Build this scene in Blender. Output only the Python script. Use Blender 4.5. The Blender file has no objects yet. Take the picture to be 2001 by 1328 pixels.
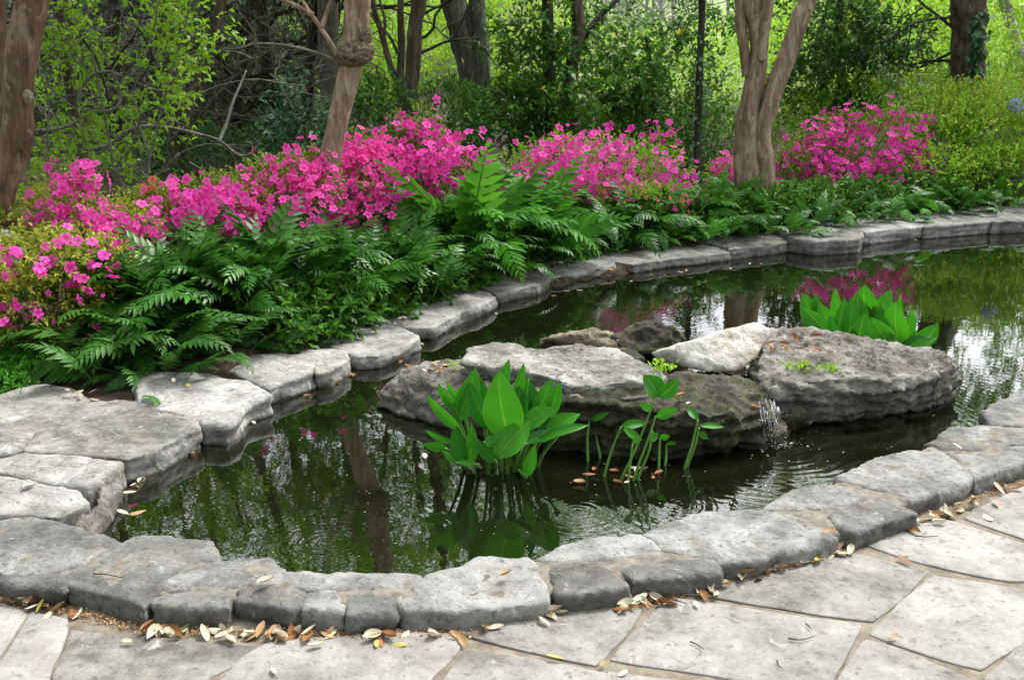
import bpy, bmesh, math, random
import numpy as np
from mathutils import Vector, Matrix

scene = bpy.context.scene
COL = scene.collection
R = math.radians
rng = np.random.default_rng(11)
random.seed(11)

# ---------------------------------------------------------------- camera
CAM_Z, PITCH, LENS = 1.65, R(16.0), 35.0
cam_data = bpy.data.cameras.new('camera')
cam = bpy.data.objects.new('camera', cam_data)
COL.objects.link(cam)
cam.location = (0, 0, CAM_Z)
cam.rotation_euler = (R(90) - PITCH, 0, 0)
cam_data.lens, cam_data.sensor_width = LENS, 36.0
cam_data.clip_start, cam_data.clip_end = 0.05, 600
cam_data.dof.use_dof = True
cam_data.dof.focus_distance = 4.5
cam_data.dof.aperture_fstop = 8.0
scene.camera = cam

# ---------------------------------------------------------------- world, sun, exposure
SUN_EL, SUN_AZ = R(56), R(42)          # azimuth: from +Y (view direction) towards +X (right)
world = bpy.data.worlds.new('World')
scene.world = world
world.use_nodes = True
wn, wl = world.node_tree.nodes, world.node_tree.links
wn.clear()
sky = wn.new('ShaderNodeTexSky')
sky.sky_type = 'NISHITA'
sky.sun_disc = False
sky.sun_elevation, sky.sun_rotation = SUN_EL, SUN_AZ
sky.air_density, sky.dust_density, sky.ozone_density = 1.0, 4.0, 1.0
hs = wn.new('ShaderNodeHueSaturation')
hs.inputs['Saturation'].default_value = 0.28
hs.inputs['Value'].default_value = 1.0
bg = wn.new('ShaderNodeBackground')
bg.inputs['Strength'].default_value = 0.15
wo = wn.new('ShaderNodeOutputWorld')
wl.new(sky.outputs[0], hs.inputs['Color'])
wl.new(hs.outputs[0], bg.inputs['Color'])
wl.new(bg.outputs[0], wo.inputs['Surface'])

sun_data = bpy.data.lights.new('sun', 'SUN')
sun_data.energy, sun_data.angle = 1.5, R(14)
sun_data.color = (1.0, 0.96, 0.9)
sun = bpy.data.objects.new('sun', sun_data)
COL.objects.link(sun)
sd = Vector((math.sin(SUN_AZ) * math.cos(SUN_EL), math.cos(SUN_AZ) * math.cos(SUN_EL), math.sin(SUN_EL)))
sun.rotation_euler = sd.to_track_quat('Z', 'Y').to_euler()

scene.view_settings.view_transform = 'Standard'
scene.view_settings.look = 'None'
scene.view_settings.gamma = 1.0
scene.view_settings.use_curve_mapping = False
scene.view_settings.exposure = 1.62

scene.render.engine = 'CYCLES'
scene.cycles.max_bounces = 8
scene.cycles.diffuse_bounces = 3
scene.cycles.transmission_bounces = 5
scene.cycles.transparent_max_bounces = 8
scene.cycles.caustics_reflective = False
scene.cycles.caustics_refractive = False

# ---------------------------------------------------------------- places: photograph pixel -> point of the site
F = LENS / 36.0 * 2001.0
CP, SP = math.cos(PITCH), math.sin(PITCH)

def ray(px, py):
    u, v = (px - 1000.5) / F, (664 - py) / F
    return np.array((u, CP + v * SP, -SP + v * CP))

def at_z(px, py, z):                   # point at height z
    r = ray(px, py)
    t = (z - CAM_Z) / r[2]
    return np.array((0, 0, CAM_Z)) + r * t

def deep(px, d):                       # the right half of the bank lies farther back
    u = min(1.0, max(0.0, (px - 1000) / 450))
    return d + (1.25 * u * u * (3 - 2 * u) if d > 7.9 else 0.0)

def at_d(px, py, d):                   # point at ground distance d
    d = deep(px, d)
    r = ray(px, py)
    t = d / r[1]
    return np.array((0, 0, CAM_Z)) + r * t

def mpp(px, py, d):                    # metres per pixel there
    return deep(px, d) / ray(px, py)[1] / F

# ---------------------------------------------------------------- noise (vectorised)
_perm = np.random.default_rng(5).permutation(256)
_perm = np.concatenate([_perm, _perm, _perm])
_grad = np.random.default_rng(6).normal(size=(256, 3))
_grad /= np.linalg.norm(_grad, axis=1)[:, None]

def pnoise(P):
    P = np.asarray(P, float)
    i = np.floor(P).astype(int)
    f = P - i
    w = f * f * f * (f * (f * 6 - 15) + 10)
    i &= 255
    out = np.zeros(len(P))
    for dx in (0, 1):
        for dy in (0, 1):
            for dz in (0, 1):
                h = _perm[_perm[_perm[(i[:, 0] + dx) & 255] + ((i[:, 1] + dy) & 255)] + ((i[:, 2] + dz) & 255)]
                g = _grad[h]
                d = (g * (f - np.array((dx, dy, dz)))).sum(1)
                ww = (w[:, 0] if dx else 1 - w[:, 0]) * (w[:, 1] if dy else 1 - w[:, 1]) * (w[:, 2] if dz else 1 - w[:, 2])
                out += d * ww
    return out * 1.6

def fbm(P, octv=4, ridged=False):
    P = np.asarray(P, float)
    a, s, o = 1.0, 0.0, np.zeros(len(P))
    for k in range(octv):
        n = pnoise(P * 2.03 ** k + 17.3 * k)
        if ridged:
            n = 1 - 2 * np.abs(n)
        o += a * n
        s += a
        a *= 0.5
    return o / s

# ---------------------------------------------------------------- mesh helpers
def mesh_np(name, V, faces, uv=None):
    """V (n,3); faces: list of int arrays (m,k)"""
    me = bpy.data.meshes.new(name)
    V = np.asarray(V, np.float32)
    if isinstance(faces, np.ndarray):
        faces = [faces]
    faces = [np.asarray(f, np.int32) for f in faces if len(f)]
    li = np.concatenate([f.ravel() for f in faces])
    tot = np.concatenate([np.full(len(f), f.shape[1], np.int32) for f in faces])
    st = np.concatenate([[0], np.cumsum(tot)[:-1]]).astype(np.int32)
    me.vertices.add(len(V)); me.vertices.foreach_set('co', V.ravel())
    me.loops.add(len(li)); me.loops.foreach_set('vertex_index', li)
    me.polygons.add(len(tot)); me.polygons.foreach_set('loop_start', st)
    me.update(calc_edges=True)
    me.validate()
    if uv is not None:
        l = me.uv_layers.new(name='uv')
        lv = np.zeros(len(me.loops), np.int32)
        me.loops.foreach_get('vertex_index', lv)
        l.data.foreach_set('uv', np.asarray(uv, np.float32)[lv].ravel())
    return me

def smooth(me):
    me.polygons.foreach_set('use_smooth', np.ones(len(me.polygons), bool))
    return me

def link(name, me, mat=None, parent=None, loc=None):
    o = bpy.data.objects.new(name, me)
    COL.objects.link(o)
    if mat is not None and me is not None and not me.materials:
        me.materials.append(mat)
    if parent is not None:
        o.parent = parent
    if loc is not None:
        o.location = loc
    return o

def tag(o, label=None, cat=None, group=None, kind=None):
    if label: o['label'] = label
    if cat: o['category'] = cat
    if group: o['group'] = group
    if kind: o['kind'] = kind
    return o

def thing(name, label, cat, loc=(0, 0, 0), group=None):
    o = bpy.data.objects.new(name, None)
    o.empty_display_size = 0.1
    COL.objects.link(o)
    o.location = [float(c) for c in loc]
    return tag(o, label, cat, group)

def loc_mesh(me, c):                   # world-space mesh -> local to c
    n = len(me.vertices)
    a = np.zeros(n * 3, np.float32); me.vertices.foreach_get('co', a)
    a = a.reshape(-1, 3) - np.asarray(c, np.float32)
    me.vertices.foreach_set('co', a.ravel()); me.update()
    return me

def catmull(P, n):
    P = np.asarray(P, float)
    if len(P) < 3:
        t = np.linspace(0, 1, n)[:, None]
        return P[0] * (1 - t) + P[-1] * t
    Q = np.vstack([2 * P[0] - P[1], P, 2 * P[-1] - P[-2]])
    ts = np.linspace(0, len(P) - 1, n)
    out = []
    for t in ts:
        k = min(int(t), len(P) - 2); u = t - k
        p0, p1, p2, p3 = Q[k], Q[k + 1], Q[k + 2], Q[k + 3]
        out.append(0.5 * (2 * p1 + (p2 - p0) * u + (2 * p0 - 5 * p1 + 4 * p2 - p3) * u * u + (3 * p1 - p0 - 3 * p2 + p3) * u ** 3))
    return np.array(out)

def tube_arrays(P, rad, seg=8, flute=0.0, lump=0.0, twist=0.0, lobes=5, freq=3.0, seed=0.0):
    P = np.asarray(P, float); n = len(P)
    rad = np.interp(np.linspace(0, 1, n), np.linspace(0, 1, len(rad)), rad)
    T = np.gradient(P, axis=0); T /= np.linalg.norm(T, axis=1)[:, None] + 1e-9
    ref = np.array((0.0, 1.0, 0.0))
    if abs(T[:, 1]).mean() > 0.8: ref = np.array((1.0, 0, 0))
    A = np.cross(T, ref); A /= np.linalg.norm(A, axis=1)[:, None] + 1e-9
    B = np.cross(T, A)
    th = np.linspace(0, 2 * math.pi, seg, endpoint=False)
    L = np.concatenate([[0], np.cumsum(np.linalg.norm(np.diff(P, axis=0), axis=1))])
    r = np.repeat(rad[:, None], seg, 1)
    if flute:
        ph = th[None] + twist * L[:, None] + seed
        r = r * (1 + flute * (np.cos(lobes * ph + 1.3 * np.sin(2 * ph + seed)) * 0.7 + 0.5 * np.cos(3 * ph + 2 * seed + L[:, None])))
    V = P[:, None] + r[..., None] * (np.cos(th)[None, :, None] * A[:, None] + np.sin(th)[None, :, None] * B[:, None])
    V = V.reshape(-1, 3)
    if lump:
        N = V - np.repeat(P, seg, 0)
        N /= np.linalg.norm(N, axis=1)[:, None] + 1e-9
        V = V + N * (fbm(V * freq + seed * 7.7, 3) * lump * np.repeat(rad, seg))[:, None]
    i = np.arange(n - 1)[:, None] * seg + np.arange(seg)[None]
    j = np.arange(n - 1)[:, None] * seg + (np.arange(seg)[None] + 1) % seg
    Fq = np.stack([i, j, j + seg, i + seg], -1).reshape(-1, 4)
    # closed ends: fans to end centres
    V = np.vstack([V, P[0], P[-1]])
    a = np.arange(seg); b = (a + 1) % seg
    c0 = np.stack([b, a, np.full(seg, n * seg)], -1)
    c1 = np.stack([a + (n - 1) * seg, b + (n - 1) * seg, np.full(seg, n * seg + 1)], -1)
    return V, Fq, np.vstack([c0, c1])

class Acc:                              # collects arrays into one mesh
    def __init__(s): s.V, s.Q, s.T, s.n = [], [], [], 0
    def add(s, V, Q=None, T=None):
        if Q is not None and len(Q): s.Q.append(np.asarray(Q) + s.n)
        if T is not None and len(T): s.T.append(np.asarray(T) + s.n)
        s.V.append(np.asarray(V)); s.n += len(V)
    def tube(s, P, rad, seg=6, n=None, **k):
        P = catmull(P, n or max(4, 5 * len(P)))
        V, Q, T = tube_arrays(P, rad, seg, **k); s.add(V, Q, T)
    def mesh(s, name):
        f = []
        if s.Q: f.append(np.vstack(s.Q))
        if s.T: f.append(np.vstack(s.T))
        return mesh_np(name, np.vstack(s.V), f)

# ---------------------------------------------------------------- materials
def new_mat(name):
    m = bpy.data.materials.new(name); m.use_nodes = True
    nt = m.node_tree; nt.nodes.clear()
    out = nt.nodes.new('ShaderNodeOutputMaterial')
    return m, nt, out

def N(nt, typ, **kw):
    n = nt.nodes.new(typ)
    for k, v in kw.items():
        if k == 'op': n.operation = v
        elif k == 'blend': n.blend_type = v
        else: n.inputs[k.replace('_', ' ')].default_value = v
    return n

def ramp(nt, fac, stops, interp='LINEAR'):
    r = nt.nodes.new('ShaderNodeValToRGB')
    el = r.color_ramp.elements
    r.color_ramp.interpolation = interp
    while len(el) < len(stops): el.new(0.5)
    for e, (p, c) in zip(el, stops):
        e.position = p
        e.color = (c if len(c) == 4 else (*c, 1)) if hasattr(c, '__len__') else (c, c, c, 1)
    nt.links.new(fac, r.inputs[0])
    return r.outputs[0]

def mixc(nt, fac, a, b, blend='MIX'):
    m = nt.nodes.new('ShaderNodeMix'); m.data_type = 'RGBA'; m.blend_type = blend
    for sock, v in ((0, fac), (6, a), (7, b)):
        if hasattr(v, 'links') or isinstance(v, bpy.types.NodeSocket): nt.links.new(v, m.inputs[sock])
        elif sock == 0: m.inputs[0].default_value = v
        else: m.inputs[sock].default_value = (*v, 1)
    return m.outputs[2]

def math_n(nt, op, a, b=None):
    m = nt.nodes.new('ShaderNodeMath'); m.operation = op
    for k, v in ((0, a), (1, b)):
        if v is None: continue
        if isinstance(v, bpy.types.NodeSocket): nt.links.new(v, m.inputs[k])
        else: m.inputs[k].default_value = v
    return m.outputs[0]

def noise_n(nt, vec, scale, detail=4, rough=0.55, dist=0.0):
    n = N(nt, 'ShaderNodeTexNoise', Scale=scale, Detail=detail, Roughness=rough, Distortion=dist)
    if vec is not None: nt.links.new(vec, n.inputs['Vector'])
    return n.outputs['Fac']

def obj_vec(nt, spread=50.0, scale=(1, 1, 1)):
    tc = nt.nodes.new('ShaderNodeTexCoord'); oi = nt.nodes.new('ShaderNodeObjectInfo')
    m = nt.nodes.new('ShaderNodeMath'); m.operation = 'MULTIPLY'; m.inputs[1].default_value = spread
    nt.links.new(oi.outputs['Random'], m.inputs[0])
    a = nt.nodes.new('ShaderNodeVectorMath'); a.operation = 'ADD'
    nt.links.new(tc.outputs['Object'], a.inputs[0]); nt.links.new(m.outputs[0], a.inputs[1])
    mp = nt.nodes.new('ShaderNodeMapping'); mp.inputs['Scale'].default_value = scale
    nt.links.new(a.outputs[0], mp.inputs[0])
    return mp.outputs[0], oi.outputs['Random']

def bump_n(nt, h, strength, dist, prev=None):
    b = N(nt, 'ShaderNodeBump', Strength=strength, Distance=dist)
    nt.links.new(h, b.inputs['Height'])
    if prev is not None: nt.links.new(prev, b.inputs['Normal'])
    return b.outputs[0]

def stone_mat(name, dark, mid, light, tan=(0.34, 0.27, 0.17), tan_amt=0.35, wet=False, bump=1.0, scale=1.0, moss=0.0, pits=0.5, crack=0.6, crust=0.0):
    m, nt, out = new_mat(name)
    L = nt.links.new
    vec, rnd = obj_vec(nt)
    big = noise_n(nt, vec, 3.2 * scale, 6, 0.62, 0.6)
    med = noise_n(nt, vec, 14 * scale, 6, 0.7, 0.3)
    fine = noise_n(nt, vec, 70 * scale, 5, 0.75)
    s = math_n(nt, 'ADD', math_n(nt, 'MULTIPLY', big, 0.5), math_n(nt, 'MULTIPLY', med, 0.36))
    s = math_n(nt, 'ADD', s, math_n(nt, 'MULTIPLY', fine, 0.14))
    s = math_n(nt, 'ADD', s, math_n(nt, 'MULTIPLY', math_n(nt, 'SUBTRACT', rnd, 0.5), 0.13))
    col = ramp(nt, s, [(0.36, dark), (0.49, mid), (0.63, light)])
    tn = noise_n(nt, vec, 4.1 * scale, 5, 0.65, 1.0)
    tf = ramp(nt, tn, [(0.50, 0.0), (0.70, tan_amt)])
    col = mixc(nt, tf, col, tan)
    # lichen spots and dark pits
    pit = ramp(nt, noise_n(nt, vec, 38 * scale, 3, 0.6), [(0.32, 1.0), (0.42, 0.0)])
    col = mixc(nt, math_n(nt, 'MULTIPLY', pit, pits), col, tuple(c * 0.35 for c in dark))
    lich = ramp(nt, noise_n(nt, vec, 7.5 * scale, 4, 0.7, 1.5), [(0.62, 0.0), (0.68, 0.55)])
    col = mixc(nt, lich, col, tuple(min(0.62, c * 1.25) for c in light))
    geo = nt.nodes.new('ShaderNodeNewGeometry')
    sep = nt.nodes.new('ShaderNodeSeparateXYZ'); L(geo.outputs['Position'], sep.inputs[0])
    if moss > 0:
        mf = ramp(nt, noise_n(nt, vec, 5.0 * scale, 5, 0.7, 0.8), [(0.44, 0.0), (0.62, moss)])
        col = mixc(nt, mf, col, (0.06, 0.075, 0.018))
    # cracks: sparse, warped
    wp = nt.nodes.new('ShaderNodeVectorMath'); wp.operation = 'MULTIPLY_ADD'
    nz = N(nt, 'ShaderNodeTexNoise', Scale=5.0 * scale, Detail=4, Roughness=0.6); L(vec, nz.inputs['Vector'])
    L(nz.outputs['Color'], wp.inputs[0]); wp.inputs[1].default_value = (0.22, 0.22, 0.22); L(vec, wp.inputs[2])
    vo = N(nt, 'ShaderNodeTexVoronoi', Scale=6.5 * scale); vo.feature = 'DISTANCE_TO_EDGE'; L(wp.outputs[0], vo.inputs['Vector'])
    ck = math_n(nt, 'MULTIPLY', ramp(nt, vo.outputs['Distance'], [(0.0, 1.0), (0.035, 0.0)]), ramp(nt, noise_n(nt, vec, 2.6 * scale, 3, 0.6), [(0.48, 0.0), (0.60, crack)]))
    col = mixc(nt, ck, col, tuple(c * 0.4 for c in dark))
    if crust > 0:                       # black lichen crust
        cf = ramp(nt, math_n(nt, 'ADD', math_n(nt, 'MULTIPLY', noise_n(nt, vec, 3.4 * scale, 6, 0.7, 0.8), 0.7), math_n(nt, 'MULTIPLY', med, 0.3)), [(0.47, 0.0), (0.55, crust)])
        col = mixc(nt, cf, col, tuple(c * 0.45 for c in dark))
    rough_v = 0.85
    bsdf = N(nt, 'ShaderNodeBsdfPrincipled', Roughness=rough_v, IOR=1.45)
    bsdf.inputs['Specular IOR Level'].default_value = 0.25
    if wet:                             # algae and wet stone along the waterline
        zz = math_n(nt, 'ADD', sep.outputs[2], math_n(nt, 'MULTIPLY', math_n(nt, 'SUBTRACT', med, 0.5), 0.035))
        wf = ramp(nt, math_n(nt, 'MULTIPLY', zz, 5.0), [(0.02, 0.92), (0.10, 0.0)])
        col = mixc(nt, wf, col, (0.022, 0.020, 0.012))
        rr = math_n(nt, 'SUBTRACT', rough_v, math_n(nt, 'MULTIPLY', wf, 0.45))
        L(rr, bsdf.inputs['Roughness'])
    L(col, bsdf.inputs['Base Color'])
    b = bump_n(nt, med, 0.55 * bump, 0.02)
    b = bump_n(nt, fine, 0.5 * bump, 0.006, b)
    b = bump_n(nt, pit, -0.35 * bump, 0.006, b)
    b = bump_n(nt, ck, -0.6 * bump, 0.012, b)
    b = bump_n(nt, big, 0.4 * bump, 0.05, b)
    L(b, bsdf.inputs['Normal'])
    L(bsdf.outputs[0], out.inputs[0])
    return m

def leaf_mat(name, cols, trans=0.35, rough=0.45, spec=0.4, tcol=None, objvar=0.25, patch=0.0):
    m, nt, out = new_mat(name)
    L = nt.links.new
    geo = nt.nodes.new('ShaderNodeNewGeometry'); oi = nt.nodes.new('ShaderNodeObjectInfo')
    stops = [(k / max(1, len(cols) - 1), c) for k, c in enumerate(cols)]
    f = math_n(nt, 'ADD', math_n(nt, 'MULTIPLY', geo.outputs['Random Per Island'], 1 - objvar), math_n(nt, 'MULTIPLY', oi.outputs['Random'], objvar))
    col = ramp(nt, f, stops)
    bsdf = N(nt, 'ShaderNodeBsdfPrincipled', Roughness=rough)
    bsdf.inputs['Specular IOR Level'].default_value = spec
    L(col, bsdf.inputs['Base Color'])
    tr = nt.nodes.new('ShaderNodeBsdfTranslucent')
    tc = mixc(nt, 1.0, col, tcol or (1.0, 1.0, 0.55), 'MULTIPLY')
    br = nt.nodes.new('ShaderNodeBrightContrast'); br.inputs['Bright'].default_value = 0.02
    L(tc, br.inputs[0]); L(br.outputs[0], tr.inputs['Color'])
    mx = nt.nodes.new('ShaderNodeMixShader'); mx.inputs[0].default_value = trans
    L(bsdf.outputs[0], mx.inputs[1]); L(tr.outputs[0], mx.inputs[2]); L(mx.outputs[0], out.inputs[0])
    return m

def bark_mat(name, c1, c2, c3, sx=9, sz=1.6, bump=0.6, rough=0.8, fine=60):
    m, nt, out = new_mat(name)
    L = nt.links.new
    vec, rnd = obj_vec(nt, 30, (1, 1, sz / sx))
    a = noise_n(nt, vec, sx, 6, 0.65, 0.5)
    b = noise_n(nt, vec, sx * 4.5, 4, 0.65, 0.2)
    f = math_n(nt, 'ADD', math_n(nt, 'MULTIPLY', a, 0.65), math_n(nt, 'MULTIPLY', b, 0.35))
    col = ramp(nt, f, [(0.36, c1), (0.5, c2), (0.64, c3)])
    v2, _r = obj_vec(nt, 30, (1, 1, 0.35))
    pt = noise_n(nt, v2, sx * 0.9, 5, 0.7, 1.2)
    col = mixc(nt, ramp(nt, pt, [(0.54, 0.0), (0.58, 0.55)]), col, tuple(min(0.6, x * 1.25 + 0.02) for x in c3))
    col = mixc(nt, ramp(nt, noise_n(nt, v2, sx * 2.3, 5, 0.75, 0.6), [(0.30, 0.75), (0.40, 0.0)]), col, tuple(x * 0.6 for x in c1))
    bs = N(nt, 'ShaderNodeBsdfPrincipled', Roughness=rough); bs.inputs['Specular IOR Level'].default_value = 0.25
    L(col, bs.inputs['Base Color'])
    n = bump_n(nt, a, bump, 0.03); n = bump_n(nt, b, bump, 0.012, n); n = bump_n(nt, noise_n(nt, v2, sx * 9, 4, 0.7), bump, 0.006, n); n = bump_n(nt, ramp(nt, pt, [(0.54, 0.0), (0.57, 1.0)]), 0.5, 0.004, n)
    L(n, bs.inputs['Normal']); L(bs.outputs[0], out.inputs[0])
    return m

def plain_mat(name, cols, rough=0.7, spec=0.3, scale=20, trans=0.0):
    m, nt, out = new_mat(name)
    vec, rnd = obj_vec(nt)
    col = ramp(nt, noise_n(nt, vec, scale, 4, 0.65), [(0.3 + 0.4 * k / max(1, len(cols) - 1), c) for k, c in enumerate(cols)])
    bs = N(nt, 'ShaderNodeBsdfPrincipled', Roughness=rough); bs.inputs['Specular IOR Level'].default_value = spec
    nt.links.new(col, bs.inputs['Base Color'])
    if trans:
        tr = nt.nodes.new('ShaderNodeBsdfTranslucent'); nt.links.new(col, tr.inputs[0])
        mx = nt.nodes.new('ShaderNodeMixShader'); mx.inputs[0].default_value = trans
        nt.links.new(bs.outputs[0], mx.inputs[1]); nt.links.new(tr.outputs[0], mx.inputs[2]); nt.links.new(mx.outputs[0], out.inputs[0])
    else:
        nt.links.new(bs.outputs[0], out.inputs[0])
    return m

M = {}
M['coping'] = stone_mat('coping_limestone', (0.057, 0.056, 0.052), (0.125, 0.125, 0.118), (0.258, 0.258, 0.247), (0.167, 0.144, 0.106), 0.28, bump=1.3, crack=0.3)
M['coping_pale'] = stone_mat('pale_limestone', (0.090, 0.089, 0.080), (0.221, 0.217, 0.203), (0.385, 0.384, 0.369), (0.246, 0.205, 0.135), 0.32, wet=True, bump=1.3)
M['edge_rock'] = stone_mat('edge_limestone', (0.071, 0.070, 0.062), (0.176, 0.173, 0.160), (0.319, 0.318, 0.302), (0.218, 0.181, 0.122), 0.35, wet=True, bump=1.3)
M['island_tan'] = stone_mat('tan_island_rock', (0.051, 0.041, 0.025), (0.162, 0.132, 0.085), (0.323, 0.281, 0.204), (0.255, 0.178, 0.085), 0.6, wet=True, bump=1.6, scale=1.4, pits=0.9, crust=0.5)
M['island'] = stone_mat('island_limestone', (0.046, 0.043, 0.035), (0.143, 0.136, 0.118), (0.353, 0.347, 0.319), (0.202, 0.160, 0.097), 0.42, wet=True, bump=1.8, scale=1.3, pits=0.8, crack=0.9, crust=0.38)
M['island_dark'] = stone_mat('wet_island_rock', (0.008, 0.007, 0.006), (0.027, 0.024, 0.018), (0.104, 0.094, 0.072), (0.064, 0.046, 0.024), 0.5, crust=0.6, wet=True, bump=1.6, scale=1.3, moss=0.65, pits=0.9)
M['island_pale'] = stone_mat('pale_topped_island_rock', (0.050, 0.046, 0.037), (0.19, 0.18, 0.152), (0.43, 0.42, 0.385), (0.25, 0.19, 0.11), 0.45, wet=True, bump=2.0, scale=1.5, pits=0.7, crack=1.0, crust=0.35)
M['island_white'] = stone_mat('white_island_rock', (0.180, 0.167, 0.135), (0.378, 0.360, 0.315), (0.558, 0.549, 0.513), (0.270, 0.207, 0.108), 0.5, bump=1.1, scale=1.2, pits=0.5)
M['flag'] = stone_mat('flagstone', (0.085, 0.082, 0.072), (0.190, 0.186, 0.168), (0.285, 0.281, 0.262), (0.185, 0.162, 0.125), 0.45, bump=0.6, pits=0.45, crack=0.0)
M['mortar'] = plain_mat('mortar', [(0.085, 0.076, 0.061), (0.145, 0.132, 0.109), (0.204, 0.189, 0.162)], 0.95, 0.1, 30)
M['joint'] = plain_mat('paving_joint', [(0.091, 0.078, 0.057), (0.151, 0.130, 0.099), (0.217, 0.193, 0.151)], 0.95, 0.1, 18)
M['soil'] = plain_mat('mulch_soil', [(0.018, 0.014, 0.009), (0.04, 0.031, 0.02), (0.075, 0.058, 0.036)], 0.95, 0.1, 9)
M['crape'] = bark_mat('crape_myrtle_bark', (0.112, 0.073, 0.043), (0.246, 0.173, 0.112), (0.403, 0.319, 0.229), 11, 2.4, 0.6, 0.75)
M['crape_brown'] = bark_mat('brown_crape_bark', (0.051, 0.030, 0.017), (0.129, 0.081, 0.044), (0.224, 0.163, 0.107), 9, 1.5, 0.7, 0.8)
M['burl'] = bark_mat('burl_bark', (0.103, 0.069, 0.043), (0.258, 0.189, 0.125), (0.387, 0.310, 0.215), 26, 26, 1.0, 0.85)
M['cedar'] = bark_mat('cedar_bark', (0.030, 0.021, 0.015), (0.086, 0.063, 0.046), (0.163, 0.129, 0.103), 14, 0.7, 0.9, 0.9)
M['oak'] = bark_mat('oak_bark', (0.043, 0.039, 0.033), (0.129, 0.120, 0.103), (0.232, 0.219, 0.198), 16, 4, 1.0, 0.9)
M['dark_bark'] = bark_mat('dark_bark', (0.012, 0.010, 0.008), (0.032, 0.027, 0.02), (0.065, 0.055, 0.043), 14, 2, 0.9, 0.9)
M['twig'] = bark_mat('grey_twig_bark', (0.060, 0.053, 0.043), (0.138, 0.125, 0.103), (0.224, 0.206, 0.176), 12, 4, 0.4, 0.85)
M['bleached'] = bark_mat('bleached_twig', (0.3, 0.29, 0.26), (0.42, 0.41, 0.38), (0.52, 0.51, 0.48), 12, 4, 0.3, 0.85)
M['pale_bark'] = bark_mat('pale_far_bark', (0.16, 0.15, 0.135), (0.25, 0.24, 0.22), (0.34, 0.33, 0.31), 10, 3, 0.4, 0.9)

M['fern'] = leaf_mat('holly_fern', [(0.012, 0.066, 0.005), (0.032, 0.145, 0.008), (0.074, 0.255, 0.012)], 0.3, 0.38, 0.35, (1, 1, 0.5), 0.4)
M['fern_light'] = leaf_mat('bright_fern', [(0.022, 0.12, 0.005), (0.052, 0.22, 0.009), (0.10, 0.32, 0.014)], 0.4, 0.5, 0.2, (1, 1, 0.5), 0.4)
M['fern_dark'] = leaf_mat('dark_fern', [(0.014, 0.062, 0.006), (0.032, 0.12, 0.010), (0.058, 0.18, 0.015)], 0.25, 0.48, 0.22, (1, 1, 0.6), 0.4)
M['under'] = leaf_mat('undergrowth_leaf', [(0.018, 0.075, 0.006), (0.045, 0.16, 0.010), (0.095, 0.26, 0.018)], 0.35, 0.45, 0.25)
M['lime'] = leaf_mat('lime_ground_leaf', [(0.05, 0.22, 0.012), (0.08, 0.32, 0.02), (0.12, 0.40, 0.03)], 0.35, 0.5, 0.3)
M['azalea_leaf'] = leaf_mat('azalea_leaf', [(0.04, 0.11, 0.012), (0.12, 0.23, 0.02), (0.28, 0.37, 0.04), (0.42, 0.44, 0.07)], 0.35, 0.5, 0.3, (1, 1, 0.6))
M['azalea_yellow'] = leaf_mat('yellow_azalea_leaf', [(0.08, 0.17, 0.015), (0.22, 0.32, 0.025), (0.42, 0.46, 0.05), (0.55, 0.45, 0.09)], 0.35, 0.5, 0.3, (1, 1, 0.6))
M['green_shrub'] = leaf_mat('green_shrub_leaf', [(0.07, 0.21, 0.012), (0.16, 0.40, 0.02), (0.29, 0.54, 0.03), (0.48, 0.52, 0.05)], 0.35, 0.5, 0.3)
M['spring'] = leaf_mat('spring_leaf', [(0.15, 0.32, 0.018), (0.26, 0.47, 0.03), (0.38, 0.60, 0.05)], 0.45, 0.5, 0.3)
M['laurel'] = leaf_mat('laurel_leaf', [(0.016, 0.066, 0.005), (0.040, 0.135, 0.008), (0.090, 0.24, 0.014)], 0.35, 0.45, 0.25)
M['laurel_yellow'] = leaf_mat('fading_laurel_leaf', [(0.45, 0.33, 0.02), (0.60, 0.46, 0.03)], 0.3, 0.5, 0.3)
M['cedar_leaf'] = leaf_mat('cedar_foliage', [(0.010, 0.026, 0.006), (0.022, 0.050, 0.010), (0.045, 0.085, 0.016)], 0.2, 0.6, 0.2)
M['canopy'] = leaf_mat('canopy_leaf', [(0.09, 0.21, 0.008), (0.16, 0.34, 0.012), (0.26, 0.46, 0.02)], 0.55, 0.5, 0.3)
M['far_leaf'] = leaf_mat('far_wood_leaf', [(0.13, 0.26, 0.015), (0.24, 0.44, 0.025), (0.38, 0.58, 0.05)], 0.5, 0.6, 0.2)
M['far_pale'] = leaf_mat('far_pale_leaf', [(0.24, 0.32, 0.12), (0.34, 0.42, 0.18), (0.42, 0.48, 0.26)], 0.4, 0.6, 0.2)  # distant haze is painted into this pale leaf colour
M['ivy'] = leaf_mat('ivy_leaf', [(0.02, 0.075, 0.025), (0.045, 0.12, 0.05), (0.09, 0.19, 0.085)], 0.2, 0.4, 0.45)
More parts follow.
